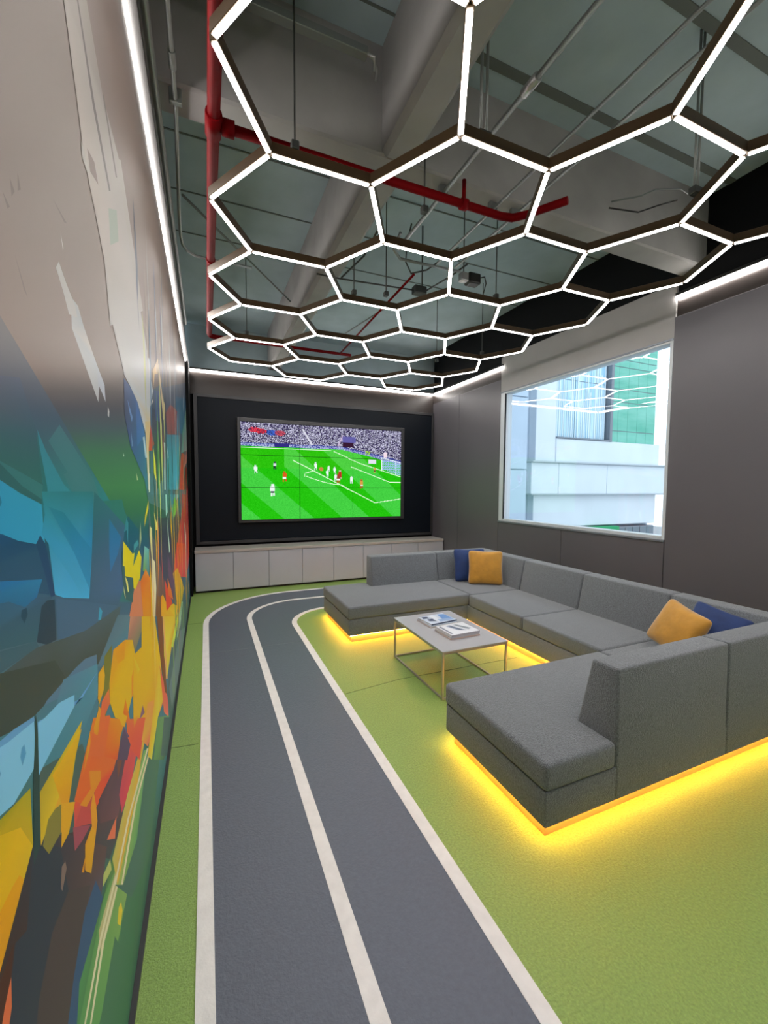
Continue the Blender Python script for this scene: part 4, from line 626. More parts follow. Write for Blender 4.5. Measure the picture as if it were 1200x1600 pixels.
([(236, 190, 110)], [(2.308, 2.049), (2.593, 2.188), (2.547, 2.093), (2.399, 2.058), (2.324, 1.973)]),
([(214, 206, 200), (206, 214, 222), (200, 210, 220), (204, 214, 224), (210, 216, 220), (226, 206, 160), (220, 216, 196), (214, 220, 226), (206, 214, 224), (206, 214, 222), (208, 208, 210)], [(1.483, 1.882), (2.185, 2.075), (2.228, 1.992), (2.301, 1.953), (2.162, 1.849), (2.160, 1.774), (2.075, 1.670), (1.965, 1.725), (1.777, 1.807), (1.600, 1.832), (1.511, 1.841)]),
([(226, 206, 150), (230, 200, 140), (236, 200, 140), (226, 226, 220), (226, 226, 210)], [(1.974, 1.762), (2.163, 1.789), (2.071, 1.652), (2.069, 1.482), (2.023, 1.482)]),
([(190, 220, 236)], [(1.895, 1.689), (1.947, 1.699), (2.007, 1.617), (1.953, 1.612)]),
([(226, 216, 206)], [(1.482, 1.877), (1.534, 1.889), (1.621, 1.896), (1.611, 1.889), (1.531, 1.871)]),
([(246, 236, 220)], [(2.274, 1.910), (2.289, 1.901), (2.197, 1.862)]),
([(196, 186, 176), (188, 178, 168), (180, 170, 164), (200, 192, 186), (206, 200, 196), (204, 200, 196), (200, 190, 180), (210, 196, 184)], [(0.987, 2.413), (1.165, 2.595), (1.326, 2.501), (1.540, 2.493), (2.009, 2.218), (1.328, 1.923), (1.279, 2.068), (1.108, 2.200)]),
([(204, 198, 192), (206, 202, 198), (208, 206, 206), (206, 210, 216), (206, 206, 206), (206, 200, 194)], [(1.304, 1.980), (1.896, 2.214), (2.147, 2.065), (2.228, 1.994), (1.533, 1.837), (1.398, 1.912)]),
([(176, 190, 172)], [(1.355, 2.238), (1.476, 2.304), (1.493, 2.225), (1.366, 2.149)]),
([(120, 112, 108)], [(1.093, 2.499), (1.103, 2.509), (1.227, 2.403), (1.392, 2.305), (1.369, 2.291), (1.208, 2.380)]),
([(130, 120, 116)], [(1.326, 2.501), (1.342, 2.514), (1.501, 2.411), (1.480, 2.398)]),
([(150, 128, 118)], [(1.138, 2.237), (1.204, 2.253), (1.239, 2.224), (1.159, 2.202)]),
([(206, 200, 190)], [(1.087, 2.216), (1.159, 2.202), (1.138, 2.181), (1.090, 2.184)]),
([(200, 192, 184)], [(1.505, 2.468), (1.576, 2.512), (2.009, 2.218), (1.888, 2.173)]),
([(186, 190, 194), (200, 196, 192), (186, 190, 194), (214, 204, 196), (190, 196, 204), (200, 206, 220), (206, 210, 224), (206, 210, 224), (196, 200, 214), (206, 206, 210), (200, 200, 200)], [(0.968, 1.853), (1.018, 1.854), (1.049, 1.832), (1.100, 1.806), (1.157, 1.780), (1.235, 1.748), (1.241, 1.707), (1.209, 1.721), (1.176, 1.732), (1.163, 1.693), (0.969, 1.795)]),
([(200, 196, 192)], [(0.905, 1.885), (0.943, 1.866), (0.998, 1.846), (1.009, 1.828), (0.954, 1.815), (0.922, 1.844), (0.887, 1.867)]),
([(226, 226, 230)], [(1.268, 1.700), (1.282, 1.690), (1.275, 1.674), (1.261, 1.677)]),
([(220, 236, 220)], [(1.466, 1.597), (1.478, 1.590), (1.459, 1.584)]),
([(210, 226, 180)], [(1.698, 1.546), (1.744, 1.520), (1.711, 1.518)]),
([(226, 214, 200)], [(0.918, 1.948), (0.935, 1.923), (0.932, 1.917), (0.922, 1.942)]),
([(132, 112, 104)], [(0.711, 1.898), (0.725, 1.889), (0.714, 1.876)]),
([(132, 112, 104)], [(0.738, 1.922), (0.747, 1.905), (0.736, 1.897)]),
([(132, 112, 104)], [(0.686, 1.866), (0.707, 1.859), (0.699, 1.852)]),
([(132, 112, 104)], [(0.886, 1.978), (0.962, 1.981), (0.946, 1.973)]),
([(132, 112, 104)], [(0.715, 1.805), (0.755, 1.764), (0.742, 1.769)])]
mural = box('mural', (XL-0.03, YB+0.02, 0.0), (XL-0.012, 6.13, 3.13), M_recess)
tag(mural, 'glossy floor-to-ceiling abstract mural of blue shapes and yellow-orange flames on the left wall', 'mural')
polys = []
for a0, a1, z0, z1, c0, c1 in ((-3.17, 0.62, 1.95, 3.13, (150, 132, 124), (160, 142, 134)), (-3.17, 0.62, 1.55, 1.95, (60, 84, 110), (150, 132, 124)), (-3.17, 0.62, 1.2, 1.55, (36, 110, 150), (60, 84, 110)), (-3.17, 0.62, 0.8, 1.2, (50, 66, 62), (30, 74, 120)), (-3.17, 0.62, 0.4, 0.8, (200, 165, 20), (120, 188, 222)), (-3.17, 0.62, 0.012, 0.4, (44, 50, 58), (228, 160, 10))):  # beige in the upper rows continues that painted glare
    polys.append(([c1, c1, c0, c0], [(a0, z1), (a1, z1), (a1, z0), (a0, z0)]))
for k, c in enumerate(((48, 148, 196), (120, 188, 222), (250, 190, 20), (230, 110, 50), (30, 74, 120), (84, 140, 76))):
    y = -2.9+0.55*k; polys.append(([c], [(y, 0.5+0.2*(k % 3)), (y+0.5, 0.3), (y+0.4, 1.1), (y+0.2, 1.5+0.1*k), (y+0.05, 1.0)]))
polys += MURAL
rs = random.Random(11)
pal = ((1.95, 2.75, ((206, 210, 216), (70, 100, 150), (60, 120, 160), (190, 170, 150), (44, 66, 104))), (1.35, 2.0, ((60, 120, 150), (120, 190, 205), (40, 56, 70), (206, 210, 120), (90, 150, 90), (170, 60, 56))), (0.75, 1.4, ((255, 150, 20), (226, 70, 40), (255, 200, 10), (84, 60, 80), (60, 100, 100), (240, 200, 120))), (0.15, 0.75, ((250, 190, 20), (96, 150, 80), (52, 90, 80), (120, 160, 80), (150, 80, 50))))
for i in range(190):
    z0, z1, cs = pal[i % 4]; y = 1.75+4.2*rs.random()**0.8; z = z0+(z1-z0)*rs.random(); h = 0.10+0.28*rs.random(); w = 0.015+0.06*rs.random(); s = 0.06*(rs.random()-0.5)
    if z < 0.75 and y < 3.0: continue
    polys.append(([cs[rs.randrange(len(cs))]], [(y-w/2+s, z+h), (y+w*0.3+s, z+h*0.5), (y+w/2, z), (y+w*0.1, z-h*0.5), (y-s, z-h), (y-w*0.4, z-h*0.3)]))
M_mural = vmat('glossy_mural_print', 0.42); M_mural.node_tree.nodes['Principled BSDF'].inputs['Specular IOR Level'].default_value = 0.14
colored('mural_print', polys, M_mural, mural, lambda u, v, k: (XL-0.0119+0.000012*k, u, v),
        lambda z: float(np.interp(z, (0, 0.7, 1.3, 1.6, 1.9, 2.3, 3.2), (1.45, 1.5, 1.45, 0.95, 0.66, 0.58, 0.60))))  # gain by height offsets the lamp light: print darkened above, brightened below
base = tag(box('baseboard_left', (XL-0.012, YB, 0.0), (XL+0.004, 6.13, 0.012), M_frame), kind='structure')

# ------------------------------------------------------------ perimeter LED lines
def line_light(a, b, axis, label):
    c = ((a[0]+b[0])/2, (a[1]+b[1])/2, a[2])
    t = empty('linear_light', c, label, 'ceiling light', 'LED lines along the tops of the walls')
    box('light_housing', a, b, M_blk, t, 0.002, 1)
    return t
t = line_light((XL-0.03, YB+0.05, 3.175), (XL+0.025, YF-0.02, 3.20), 'y', 'long glowing LED line running along the top edge of the painted mural')
box('diffuser', (XL-0.028, YB+0.06, 3.133), (XL-0.006, YF-0.03, 3.174), M_led, t, 0.003, 1)
t = line_light((XL+0.03, YF-0.03, 3.175), (XR-0.01, YF+0.0, 3.20), 'x', 'glowing LED line above the video wall along the far wall')
box('diffuser', (XL+0.035, YF-0.028, 3.143), (XR-0.03, YF-0.004, 3.175), M_led, t, 0.003, 1)
t = line_light((XR-0.022, W1-0.05, 3.175), (XR+0.01, YF-0.035, 3.20), 'y', 'shorter glowing LED line from the far corner to the window')
box('diffuser', (XR-0.02, W1-0.05, 3.143), (XR+0.004, YF-0.035, 3.175), M_led, t, 0.003, 1)
t = line_light((XR-0.022, YB+0.05, 3.175), (XR+0.01, W0-0.01, 3.20), 'y', 'glowing LED line on the near right wall before the window')
box('diffuser', (XR-0.02, YB+0.06, 3.143), (XR+0.004, W0-0.01, 3.175), M_led, t, 0.003, 1)

# ------------------------------------------------------------ honeycomb ceiling light
S, X0, Y0, ZH = 0.5001, 0.3589*1.527, 1.0664*1.527, 3.027
S3 = math.sqrt(3)
hexl = empty('honeycomb_light', (X0+2.25*S, Y0+S3*S*1.5, ZH), 'large honeycomb ceiling light of glowing white tubes in hexagons hung on rods', 'ceiling light')
edges = {}
for c in range(4):
    for k in range(-3, 5):
        cx, cy = X0+1.5*S*c, Y0+S3*S*(k+(0.5 if c % 2 else 0))
        vs = [(cx+S*math.cos(math.radians(60*i)), cy+S*math.sin(math.radians(60*i))) for i in range(6)]
        for i in range(6):
            a, b = vs[i], vs[(i+1) % 6]; key = tuple(sorted([(round(a[0], 2), round(a[1], 2)), (round(b[0], 2), round(b[1], 2))]))
            edges[key] = (a, b)
def mesh_box(name, a, b, m, bev=0.0):
    bm = bmesh.new(); add_box(bm, a, b, bev, 1); me = bpy.data.meshes.new(name); bm.to_mesh(me); bm.free(); me.materials.append(m); return me
hm = mesh_box('light_tube', (-S/2+0.005, -0.0145, 0.0), (S/2-0.005, 0.0145, 0.050), mat('glow_tinted_aluminium', (66, 50, 30), 0.35, metal=0.3), 0.002)  # black housing tinted brown, golden glow of the diffusers painted in
dm = mesh_box('diffuser', (-S/2+0.012, -0.0110, -0.006), (S/2-0.012, 0.0110, 0.0), M_led, 0.003)
for a, b in edges.values():
    h = bpy.data.objects.new('light_tube', hm); COL.objects.link(h); h.parent = hexl
    h.location = Vector(((a[0]+b[0])/2, (a[1]+b[1])/2, ZH))-Vector(hexl.location); h.rotation_euler = (0, 0, math.atan2(b[1]-a[1], b[0]-a[0]))
    d = bpy.data.objects.new('diffuser', dm); COL.objects.link(d); d.parent = h
for x, y, k in ((0.413, 2.057, 1), (1.176, 1.66, 2), (2.433, 1.494, 2), (2.258, 2.93, 1), (1.148, 3.342, 1), (1.40, 3.26, 1), (1.186, 2.21, 1), (3.05, 4.2, 1), (0.42, 4.66, 1), (2.7, 4.66, 1)):
    for q in range(k):
        r = tube('suspension_rod', [(x+0.03*q, y, ZH+0.047), (x+0.03*q, y, ZC)], 0.0045 if k == 1 else 0.007, M_pipe_d if k == 1 else M_pipe_g, hexl, 6)
    box('rod_clamp', (x-0.018, y-0.02, ZH+0.047), (x+0.018+0.03*(k-1), y+0.02, ZH+0.085), M_pipe_d, hexl, 0.004, 1)

# ------------------------------------------------------------ pipes and wires under the slab
red = empty('sprinkler_pipe', (0.066, 2.2, 3.18), 'red sprinkler pipe with branches running under the ceiling slab', 'pipe')
ZR = 3.19
def rpipe(name, pts, r): return tube(name, pts, r, M_pipe_r, red, 14)
rpipe('main_pipe', [(0.063, YB+0.05, ZR), (0.063, 5.12, ZR)], 0.028)
rpipe('elbow', [(0.063, 5.12, ZR), (0.07, 5.17, ZR), (0.09, 5.2, ZR), (0.14, 5.21, ZR), (0.25, 5.21, ZR)], 0.024)
rpipe('branch_pipe', [(0.25, 5.21, ZR), (1.75, 5.21, ZR)], 0.018)
rpipe('branch_pipe', [(0.07, 2.205, ZR), (1.72, 2.205, ZR), (1.80, 2.19, ZR), (1.86, 2.13, ZR), (1.96, 1.98, ZR), (1.99, 1.93, ZR)], 0.023)
rpipe('branch_pipe', [(1.60, 3.15, ZR+0.05), (1.60, 5.21, ZR)], 0.010)
rpipe('coupling', [(0.063, 2.14, ZR), (0.063, 2.27, ZR)], 0.037)
rpipe('coupling', [(0.10, 2.205, ZR), (0.155, 2.205, ZR)], 0.036)
rpipe('coupling', [(1.43, 2.205, ZR), (1.47, 2.205, ZR)], 0.032)
rpipe('coupling', [(0.063, 3.46, ZR), (0.063, 3.50, ZR)], 0.033)
rpipe('sprinkler_drop', [(1.45, 2.205, ZR), (1.45, 2.205, 3.33)], 0.012)
for y in (0.9, 3.9): tube('pipe_hanger', [(0.063, y, ZR+0.02), (0.063, y, ZC)], 0.004, M_pipe_d, red, 6)
# conduits over the mural
c1 = empty('conduit_pipe', (-0.18, 1, 3.285), 'thick grey conduit nearest the mural running under the slab', 'pipe', 'conduits beside the mural')
tube('conduit', [(-0.178, YB+0.02, 3.285), (-0.178, 5.2, 3.285)], 0.016, M_pipe_g, c1)
c2 = empty('conduit_pipe', (-0.10, 1, 3.285), 'thin grey conduit bending right beside the red main pipe', 'pipe', 'conduits beside the mural')
tube('conduit', [(-0.098, YB+0.02, 3.285), (-0.098, 2.3, 3.285), (-0.13, 3.15, 3.285), (-0.135, 3.42, 3.285), (-0.128, 3.53, 3.285), (-0.10, 3.61, 3.285), (-0.05, 3.655, 3.285), (0.02, 3.67, 3.285), (0.38, 3.67, 3.285)], 0.010, M_pipe_g, c2)
tube('conduit_coupling', [(-0.098, 2.02, 3.285), (-0.098, 2.10, 3.285)], 0.015, M_pipe_g, c2)
box('conduit_clamp', (-0.125, 2.25, 3.268), (-0.07, 2.275, 3.333), M_pipe_g, c2, 0.003, 1)
for x, r, lab in ((1.365, 0.013, 'steel conduit with a coupling, first right of the long concrete beam'), (1.735, 0.009, 'steel conduit along the slab, second right of the long concrete beam'), (1.905, 0.010, 'steel conduit along the slab, third right of the long concrete beam')):
    t = empty('ceiling_conduit', (x, 1, 3.29), lab, 'pipe', 'parallel conduits under the slab')
    tube('conduit', [(x, YB+0.02, 3.29), (x, 3.0 if x > 1.5 else 2.95, 3.29)], r, M_pipe_g, t)
    if x < 1.5: tube('conduit_coupling', [(x, 1.51, 3.29), (x, 1.60, 3.29)], r+0.009, M_chrome, t)
    box('conduit_clamp', (x-0.03, 2.29, 3.272), (x+0.03, 2.32, 3.335), M_pipe_g, t, 0.004, 1)
st = empty('channel_strut', (0.3, 2.02, 3.6), 'grey steel channel with a torn end crossing the near ceiling bay', 'bracket')
box('channel', (-0.2, 2.055, 3.64), (0.78, 2.10, 3.68), M_pipe_g, st, 0.003, 1)
tube('bent_end', [(0.78, 2.075, 3.66), (0.82, 2.085, 3.66), (0.85, 2.11, 3.64), (0.855, 2.14, 3.61)], 0.008, M_chrome, st, 6)
tube('bent_end', [(0.77, 2.065, 3.65), (0.81, 2.045, 3.63), (0.82, 2.075, 3.59)], 0.007, M_chrome, st, 6)
for a, b, lab in (((-0.12, 3.5, 3.62), (1.0, 5.05, 3.62), 'white diagonal brace rod starting at the red pipe'), ((1.28, 5.11, 3.6), (0.99, 4.55, 3.6), 'short white diagonal rod beyond the long beam'), ((2.0, 4.5, 3.6), (1.80, 5.6, 3.6), 'thin white rod slanting towards the far wall')):
    t = tube('brace_rod', [a, b], 0.009, M_pipe_g, None, 8); tag(t, lab, 'rod', 'pale brace rods under the slab')
jb = empty('junction_box', (1.85, 3.53, 3.3), 'small metal junction box with loose cables under the slab', 'junction box')
box('box_body', (1.79, 3.49, 3.28), (1.91, 3.57, 3.35), M_pipe_d, jb, 0.008)
tube('box_rod', [(1.88, 3.53, 3.34), (1.88, 3.53, ZC)], 0.007, M_pipe_d, jb, 6)
tube('feed_conduit', [(1.79, 3.53, 3.31), (1.1, 3.60, 3.31), (0.9, 3.6, 3.31)], 0.007, M_pipe_d, jb, 6)
tube('feed_conduit', [(1.90, 3.52, 3.31), (1.97, 3.15, 3.31), (2.02, 3.0, 3.34)], 0.007, M_pipe_d, jb, 6)
tube('loose_cable', [(1.55, 3.1, 3.6), (1.52, 3.12, 3.45), (1.53, 3.16, 3.33), (1.60, 3.2, 3.27), (1.72, 3.15, 3.30), (1.9, 2.95, 3.42)], 0.006, M_pipe_d, jb, 6)
tube('loose_cable', [(1.27, 3.1, 3.75), (1.27, 3.12, 3.5), (1.22, 3.3, 3.38), (1.12, 3.6, 3.32)], 0.008, M_pipe_d, jb, 6)
tube('flexible_conduit', [(1.36, 2.9, 3.38), (1.36, 3.03, 3.33), (1.45, 3.1, 3.31), (1.6, 3.1, 3.31), (2.0, 3.08, 3.31)], 0.011, M_pipe_g, jb, 8)
cam = empty('projector_head', (2.17, 3.14, 3.3), 'small black spotlight with a drooping cable hung below the slab', 'spotlight')
box('lamp_body', (2.11, 3.10, 3.26), (2.23, 3.19, 3.35), M_blk, cam, 0.012)
box('lamp_bracket', (2.04, 3.11, 3.27), (2.11, 3.17, 3.34), M_chrome, cam, 0.006)
tube('bracket_rod', [(2.075, 3.14, 3.33), (2.075, 3.14, ZC)], 0.005, M_pipe_d, cam, 6)
tube('lamp_cable', [(2.23, 3.14, 3.33), (2.28, 3.12, 3.34), (2.31, 3.14, 3.30), (2.31, 3.18, 3.22), (2.29, 3.2, 3.18)], 0.005, M_blk, cam, 6)
wr = empty('loose_wires', (2.9, 2.0, 3.5), 'pair of loose wires dangling near the black wall by the window', 'cable')
tube('wire', [(2.62, 2.15, 3.48), (2.7, 2.12, 3.50), (2.78, 2.05, 3.50), (2.85, 2.0, 3.53), (3.0, 1.93, 3.53), (3.1, 1.93, 3.52)], 0.005, M_pipe_g, wr, 6)
tube('wire', [(2.62, 2.17, 3.45), (2.85, 2.12, 3.45), (2.95, 2.05, 3.48), (3.05, 1.98, 3.50)], 0.005, M_blk, wr, 6)
box('ceiling_sign', (1.52, 0.95, 3.35), (1.545, 0.965, 3.39), M_pipe_r); tag(bpy.data.objects['ceiling_sign'], 'tiny red valve tag hanging high in the near ceiling bay', 'tag')
tube('tag_wire', [(1.532, 0.957, 3.39), (1.532, 0.957, ZC)], 0.003, M_pipe_d, bpy.data.objects['ceiling_sign'], 6)

# ------------------------------------------------------------ cabinets
ordn = ['first', 'second', 'third', 'fourth', 'fifth', 'sixth', 'seventh', 'eighth']
for i in range(8):
    xa = -0.16+0.495*i; xb = xa+0.495
    t = empty('base_cabinet', ((xa+xb)/2, 6.45, 0), 'light grey handleless low cabinet, %s from the mural corner under the video wall' % ordn[i], 'cabinet', 'low cabinets under the video wall')
    box('cabinet_body', (xa+0.0005, 6.272, 0.03), (xb-0.0005, 6.65, 0.562), M_recess, t)
    box('cabinet_door', (xa+0.0025, 6.252, 0.032), (xb-0.0025, 6.271, 0.558), M_cab, t, 0.0015, 1)
    box('toe_kick', (xa+0.0005, 6.29, 0.0), (xb-0.0005, 6.32, 0.03), M_recess, t)
ct = box('countertop', (-0.165, 6.24, 0.5625), (3.803, 6.655, 0.60), M_top, None, 0.002, 1)
tag(ct, 'long greige worktop lying on the row of low cabinets', 'countertop')

# ------------------------------------------------------------ video wall
U0, U1, V0, V1, YS = 0.482, 3.137, 0.985, 2.462, 6.60
vw = empty('video_wall', ((U0+U1)/2, 6.63, V0), 'video wall of nine screens showing a football match', 'television')
for a, b in (((0.44, 6.59, 0.945), (U0-0.002, 6.668, 2.52)), ((U1+0.002, 6.59, 0.945), (3.195, 6.668, 2.52)), ((U0-0.002, 6.59, V1+0.002), (U1+0.002, 6.668, 2.52)), ((U0-0.002, 6.59, 0.945), (U1+0.002, 6.668, V0-0.002))):
    box('bezel_frame', a, b, M_frame, vw, 0.003, 1)
GX, GY = 300, 168
def seg_d(px, py, a, b):
    ax, ay = a; bx, by = b; dx, dy = bx-ax, by-ay; t = np.clip(((px-ax)*dx+(py-ay)*dy)/(dx*dx+dy*dy), 0, 1)
    return np.hypot(px-ax-t*dx, py-ay-t*dy)
def picture():
    # screen coordinates: X 0..1067 to the right, Y 0..645 downwards
    X, Y = np.meshgrid((np.arange(GX)+0.5)/GX*1067, (np.arange(GY)+0.5)/GY*645)
    rng = np.random.RandomState(3); n1 = rng.rand(GY, GX); n2 = rng.rand(GY, GX)
    img = np.zeros((GY, GX, 3)); img[...] = (64, 196, 62)
    s = (X*0.80 - Y*1.0)   # mowing stripes
    st = (X-1.05*Y)
    for lo, hi in ((-560, -420), (-230, -40), (150, 330), (560, 720)):
        img[(st > lo) & (st < hi)] = (34, 184, 14)
    img[(Y > 60) & (Y < 330) & (X < 260) & (X > 60+0.2*Y)] = (30, 182, 12)
    img += (n1[..., None]-0.5)*np.array((16, 22, 14)); img[..., 0] += (Y < 300)*10
    stand = Y < np.where(X < 640, 158+0*X, 158+(X-640)*0.22)
    crowd = np.where(n2[..., None] > 0.70, np.array((206, 206, 228)), np.where(n2[..., None] > 0.48, np.array((98, 88, 132)), np.array((38, 32, 64))))
    crowd = crowd + (n1[..., None]-0.5)*40
    img = np.where(stand[..., None], crowd, img)
    for cx, cy, c in ((80, 48, (220, 60, 80)), (120, 55, (214, 50, 66)), (185, 62, (60, 96, 190)), (235, 62, (200, 80, 96))):
        q = (np.hypot((X-cx)/34, (Y-cy)/18) < 1) & (n2 > 0.35) & stand; img[q] = c
    img[seg_d(X, Y, (375, 30), (440, 140)) < 6] = (206, 206, 220)
    img[seg_d(X, Y, (640, 60), (610, 130)) < 5] = (190, 170, 200)
    img[(X > 640) & (X < 730) & (Y > 62) & (Y < 105)] = (96, 92, 160); img[(X > 640) & (X < 715) & (Y > 105) & (Y < 140)] = (52, 26, 48)
    img[stand & (Y > np.where(X < 640, 136, 136+(X-640)*0.20))] = (64, 70, 150)
    q = stand & (Y > np.where(X < 640, 140, 142+(X-640)*0.21)) & (n2 > 0.5) & (np.abs(X-245) > 45); img[q] = (176, 186, 220)
    img[(X > 200) & (X < 290) & (Y > 132) & (Y < 156)] = (48, 44, 120)
    b = (X > 820) & (Y > 225-8) & (Y < 250) & (X < 880); img[b] = (216, 216, 226)
    W = (224, 250, 214)
    for a, e, w in (((315, 242), (870, 540), 2.6), ((870, 540), (1067, 512), 2.4), ((580, 172), (760, 250), 2.2), ((700, 278), (985, 388), 2.2), ((985, 388), (1067, 388), 2.2), ((390, 330), (440, 312), 2), ((385, 335), (385, 352), 2), ((0, 168), (560, 168), 2), ((760, 250), (1067, 345), 2.4)):
        img[seg_d(X, Y, a, e) < w] = W
    t = np.linspace(0, 1, 40)
    for k in range(39):
        p = lambda v: (395+240*v, 350+58*math.sin(math.pi/2*v)); img[seg_d(X, Y, p(t[k]), p(t[k+1])) < 2] = W
    for a, e in (((922, 205), (922, 292)), ((1028, 228), (1028, 330)), ((922, 205), (1067, 236))): img[seg_d(X, Y, a, e) < 3.2] = (226, 236, 250)
    q = (X > 926) & (Y > 212+(X-926)*0.2) & (Y < 290+(X-926)*0.33) & (((X+Y).astype(int) % 17 < 6) | (Y.astype(int) % 19 < 6)); img[q] = (150, 180, 226)
    def man(x, y, h, c1, c2, c3):
        for (dx0, dx1, y0, y1, c) in ((-0.10, 0.10, 0.0, 0.18, c3), (-0.17, 0.17, 0.18, 0.55, c1), (-0.14, 0.14, 0.55, 0.72, c2), (-0.15, -0.03, 0.72, 1.0, c3), (0.05, 0.17, 0.72, 0.96, c3)):
            img[(X > x+dx0*h) & (X < x+dx1*h) & (Y > y+y0*h) & (Y < y+y1*h)] = c
    wt, bk, rd, gd = (226, 236, 232), (30, 36, 50), (176, 50, 40), (206, 150, 70)
    for x, y, h in ((85, 282, 56), (458, 250, 56), (545, 272, 46), (537, 300, 52), (585, 282, 44), (592, 330, 50), (703, 344, 56)): man(x, y, h, wt, wt, (200, 214, 210))
    man(200, 255, 54, (200, 210, 214), bk, bk); man(186, 408, 80, wt, bk, wt); man(260, 318, 74, (206, 90, 30), wt, (190, 80, 30))
    man(622, 302, 70, rd, rd, (190, 160, 150)); man(612, 330, 66, (150, 60, 50), wt, rd); man(772, 370, 64, gd, wt, (170, 90, 50)); man(868, 278, 40, gd, bk, gd)
    img[np.hypot((X-495)/14, (Y-298)/14) < 1] = (190, 130, 70); img[(X > 935) & (X < 960) & (Y > 165) & (Y < 205)] = (230, 210, 220)
    img[(X > 800) & (X < 835) & (Y > 160) & (Y < 190) & (n2 > 0.5)] = (170, 220, 60)
    return np.clip(img, 0, 255)
IMG = picture()/255.0; IMG = np.where(IMG <= 0.04045, IMG/12.92, ((IMG+0.055)/1.055)**2.4)
M_screen = emis('screen_picture', (1, 1, 1), 1.15, True)
back = box('screen_back', (U0, 6.605, V0), (U1, 6.665, V1), M_black, vw)
for r in range(3):
    for c in range(3):
        nx, ny = GX//3, GY//3; g = 0.0035
        xs = np.linspace(U0+(U1-U0)*c/3+g, U0+(U1-U0)*(c+1)/3-g, nx+1); zs = np.linspace(V1-(V1-V0)*r/3-g, V1-(V1-V0)*(r+1)/3+g, ny+1)
        xx, zz = np.meshgrid(xs, zs); V = np.stack([xx, np.full_like(xx, YS), zz], -1).reshape(-1, 3)
        ii, jj = np.meshgrid(np.arange(nx), np.arange(ny)); a = (jj*(nx+1)+ii).ravel()
        F = np.stack([a, a+nx+1, a+nx+2, a+1], -1)
        me = bpy.data.meshes.new('screen_panel'); me.from_pydata(V.tolist(), [], F.tolist())
        sub = IMG[r*ny:(r+1)*ny, c*nx:(c+1)*nx].reshape(-1, 3)
        cc = np.repeat(np.concatenate([sub, np.ones((len(sub), 1))], 1), 4, axis=0)
        at = me.color_attributes.new('Col', 'FLOAT_COLOR', 'CORNER'); at.data.foreach_set('color', cc.ravel()); me.materials.append(M_screen)
        link('screen_panel', me, vw)

# ------------------------------------------------------------ sectional sofa
sofa = empty('sectional_sofa', (2.4, 2.9, 0), 'large U-shaped grey fabric sectional sofa lit from below by amber strips', 'sofa')
Ax, Ay, Bx, Cx, Dy = 1.27, 1.25, 1.22, 3.45, 4.64     # near wing start, near back line, far wing start, right back line, far back line
IX, N1, F0 = 2.56, 2.05, 3.70
ZB, ZQ, ZS, ZT = 0.07, 0.228, 0.352, 0.685
prism('sofa_base', [(Ax+0.008, Ay+0.008), (Cx-0.01, Ay+0.008), (Cx-0.01, Dy-0.008), (Bx+0.008, Dy-0.008), (Bx+0.008, F0+0.008), (IX+0.008, F0+0.008), (IX+0.008, N1-0.008), (Ax+0.008, N1-0.008)], ZB, ZQ, M_sofa, sofa, 0.006, 2)
p = 0.045
prism('plinth', [(Ax+p, Ay+p), (Cx-p, Ay+p), (Cx-p, Dy-p), (Bx+p, Dy-p), (Bx+p, F0+p), (IX+p, F0+p), (IX+p, N1-p), (Ax+p, N1-p)], 0.0, ZB-0.001, M_plinth, sofa)
g = 0.003
seats = [[(Ax, Ay), (1.685, Ay), (1.685, 1.47), (2.53, 1.47), (2.53, N1), (Ax, N1)],
         [(2.536, 1.47), (3.23, 1.47), (3.23, N1-g), (2.536, N1-g)],
         [(IX, N1+g), (3.23, N1+g), (3.23, 2.86-g), (IX, 2.86-g)],
         [(IX, 2.86+g), (3.23, 2.86+g), (3.23, F0-0.02-g), (IX, F0-0.02-g)],
         [(2.60, F0-0.02+g), (3.23, F0-0.02+g), (3.23, 4.44), (2.60, 4.44)],
         [(Bx, F0), (2.594, F0), (2.594, 4.44), (1.745, 4.44), (1.745, Dy), (Bx, Dy)]]
for s_ in seats:
    o = prism('seat_cushion', s_, ZQ+0.002, ZS, M_sofa, sofa, 0.022, 4)
prof = [(0.0, ZB+0.002), (0.012, ZT), (0.155, ZT-0.004), (0.232, ZS-0.03), (0.232, ZB+0.002)]
prof2 = [(0.0, ZQ+0.003), (0.012, ZT), (0.155, ZT-0.004), (0.232, ZS-0.03), (0.232, ZQ+0.003)]
sweep('backrest', [(1.692, Ay), (2.53, Ay)], prof, M_sofa, sofa)
sweep('backrest', [(2.536, Ay), (Cx, Ay), (Cx, N1-g)], prof, M_sofa, sofa)
sweep('backrest', [(Cx, N1+g), (Cx, 2.86-g)], prof, M_sofa, sofa)
sweep('backrest', [(Cx, 2.86+g), (Cx, 3.66-g)], prof, M_sofa, sofa)
sweep('backrest', [(Cx, 3.66+g), (Cx, Dy), (2.63, Dy)], prof, M_sofa, sofa)
sweep('backrest', [(2.624, Dy), (1.75, Dy)], prof, M_sofa, sofa)
def strip(a, b):
    o = box('led_strip', a, b, M_glow, sofa); return tag(o, 'amber glowing strip under the sofa edge')
q, h0, h1 = 0.024, ZB-0.006, ZB-0.001
strip((Ax+q, Ay+q, h0), (Cx-q, Ay+q+0.008, h1)); strip((Ax+q, Ay+q+0.01, h0), (Ax+q+0.008, N1-q, h1)); strip((Ax+q+0.01, N1-q-0.008, h0), (IX+q, N1-q, h1))
strip((IX+q, N1-q+0.002, h0), (IX+q+0.008, F0+q, h1)); strip((Bx+q, F0+q, h0), (IX+q-0.002, F0+q+0.008, h1)); strip((Bx+q, F0+q+0.01, h0), (Bx+q+0.008, Dy-q, h1))
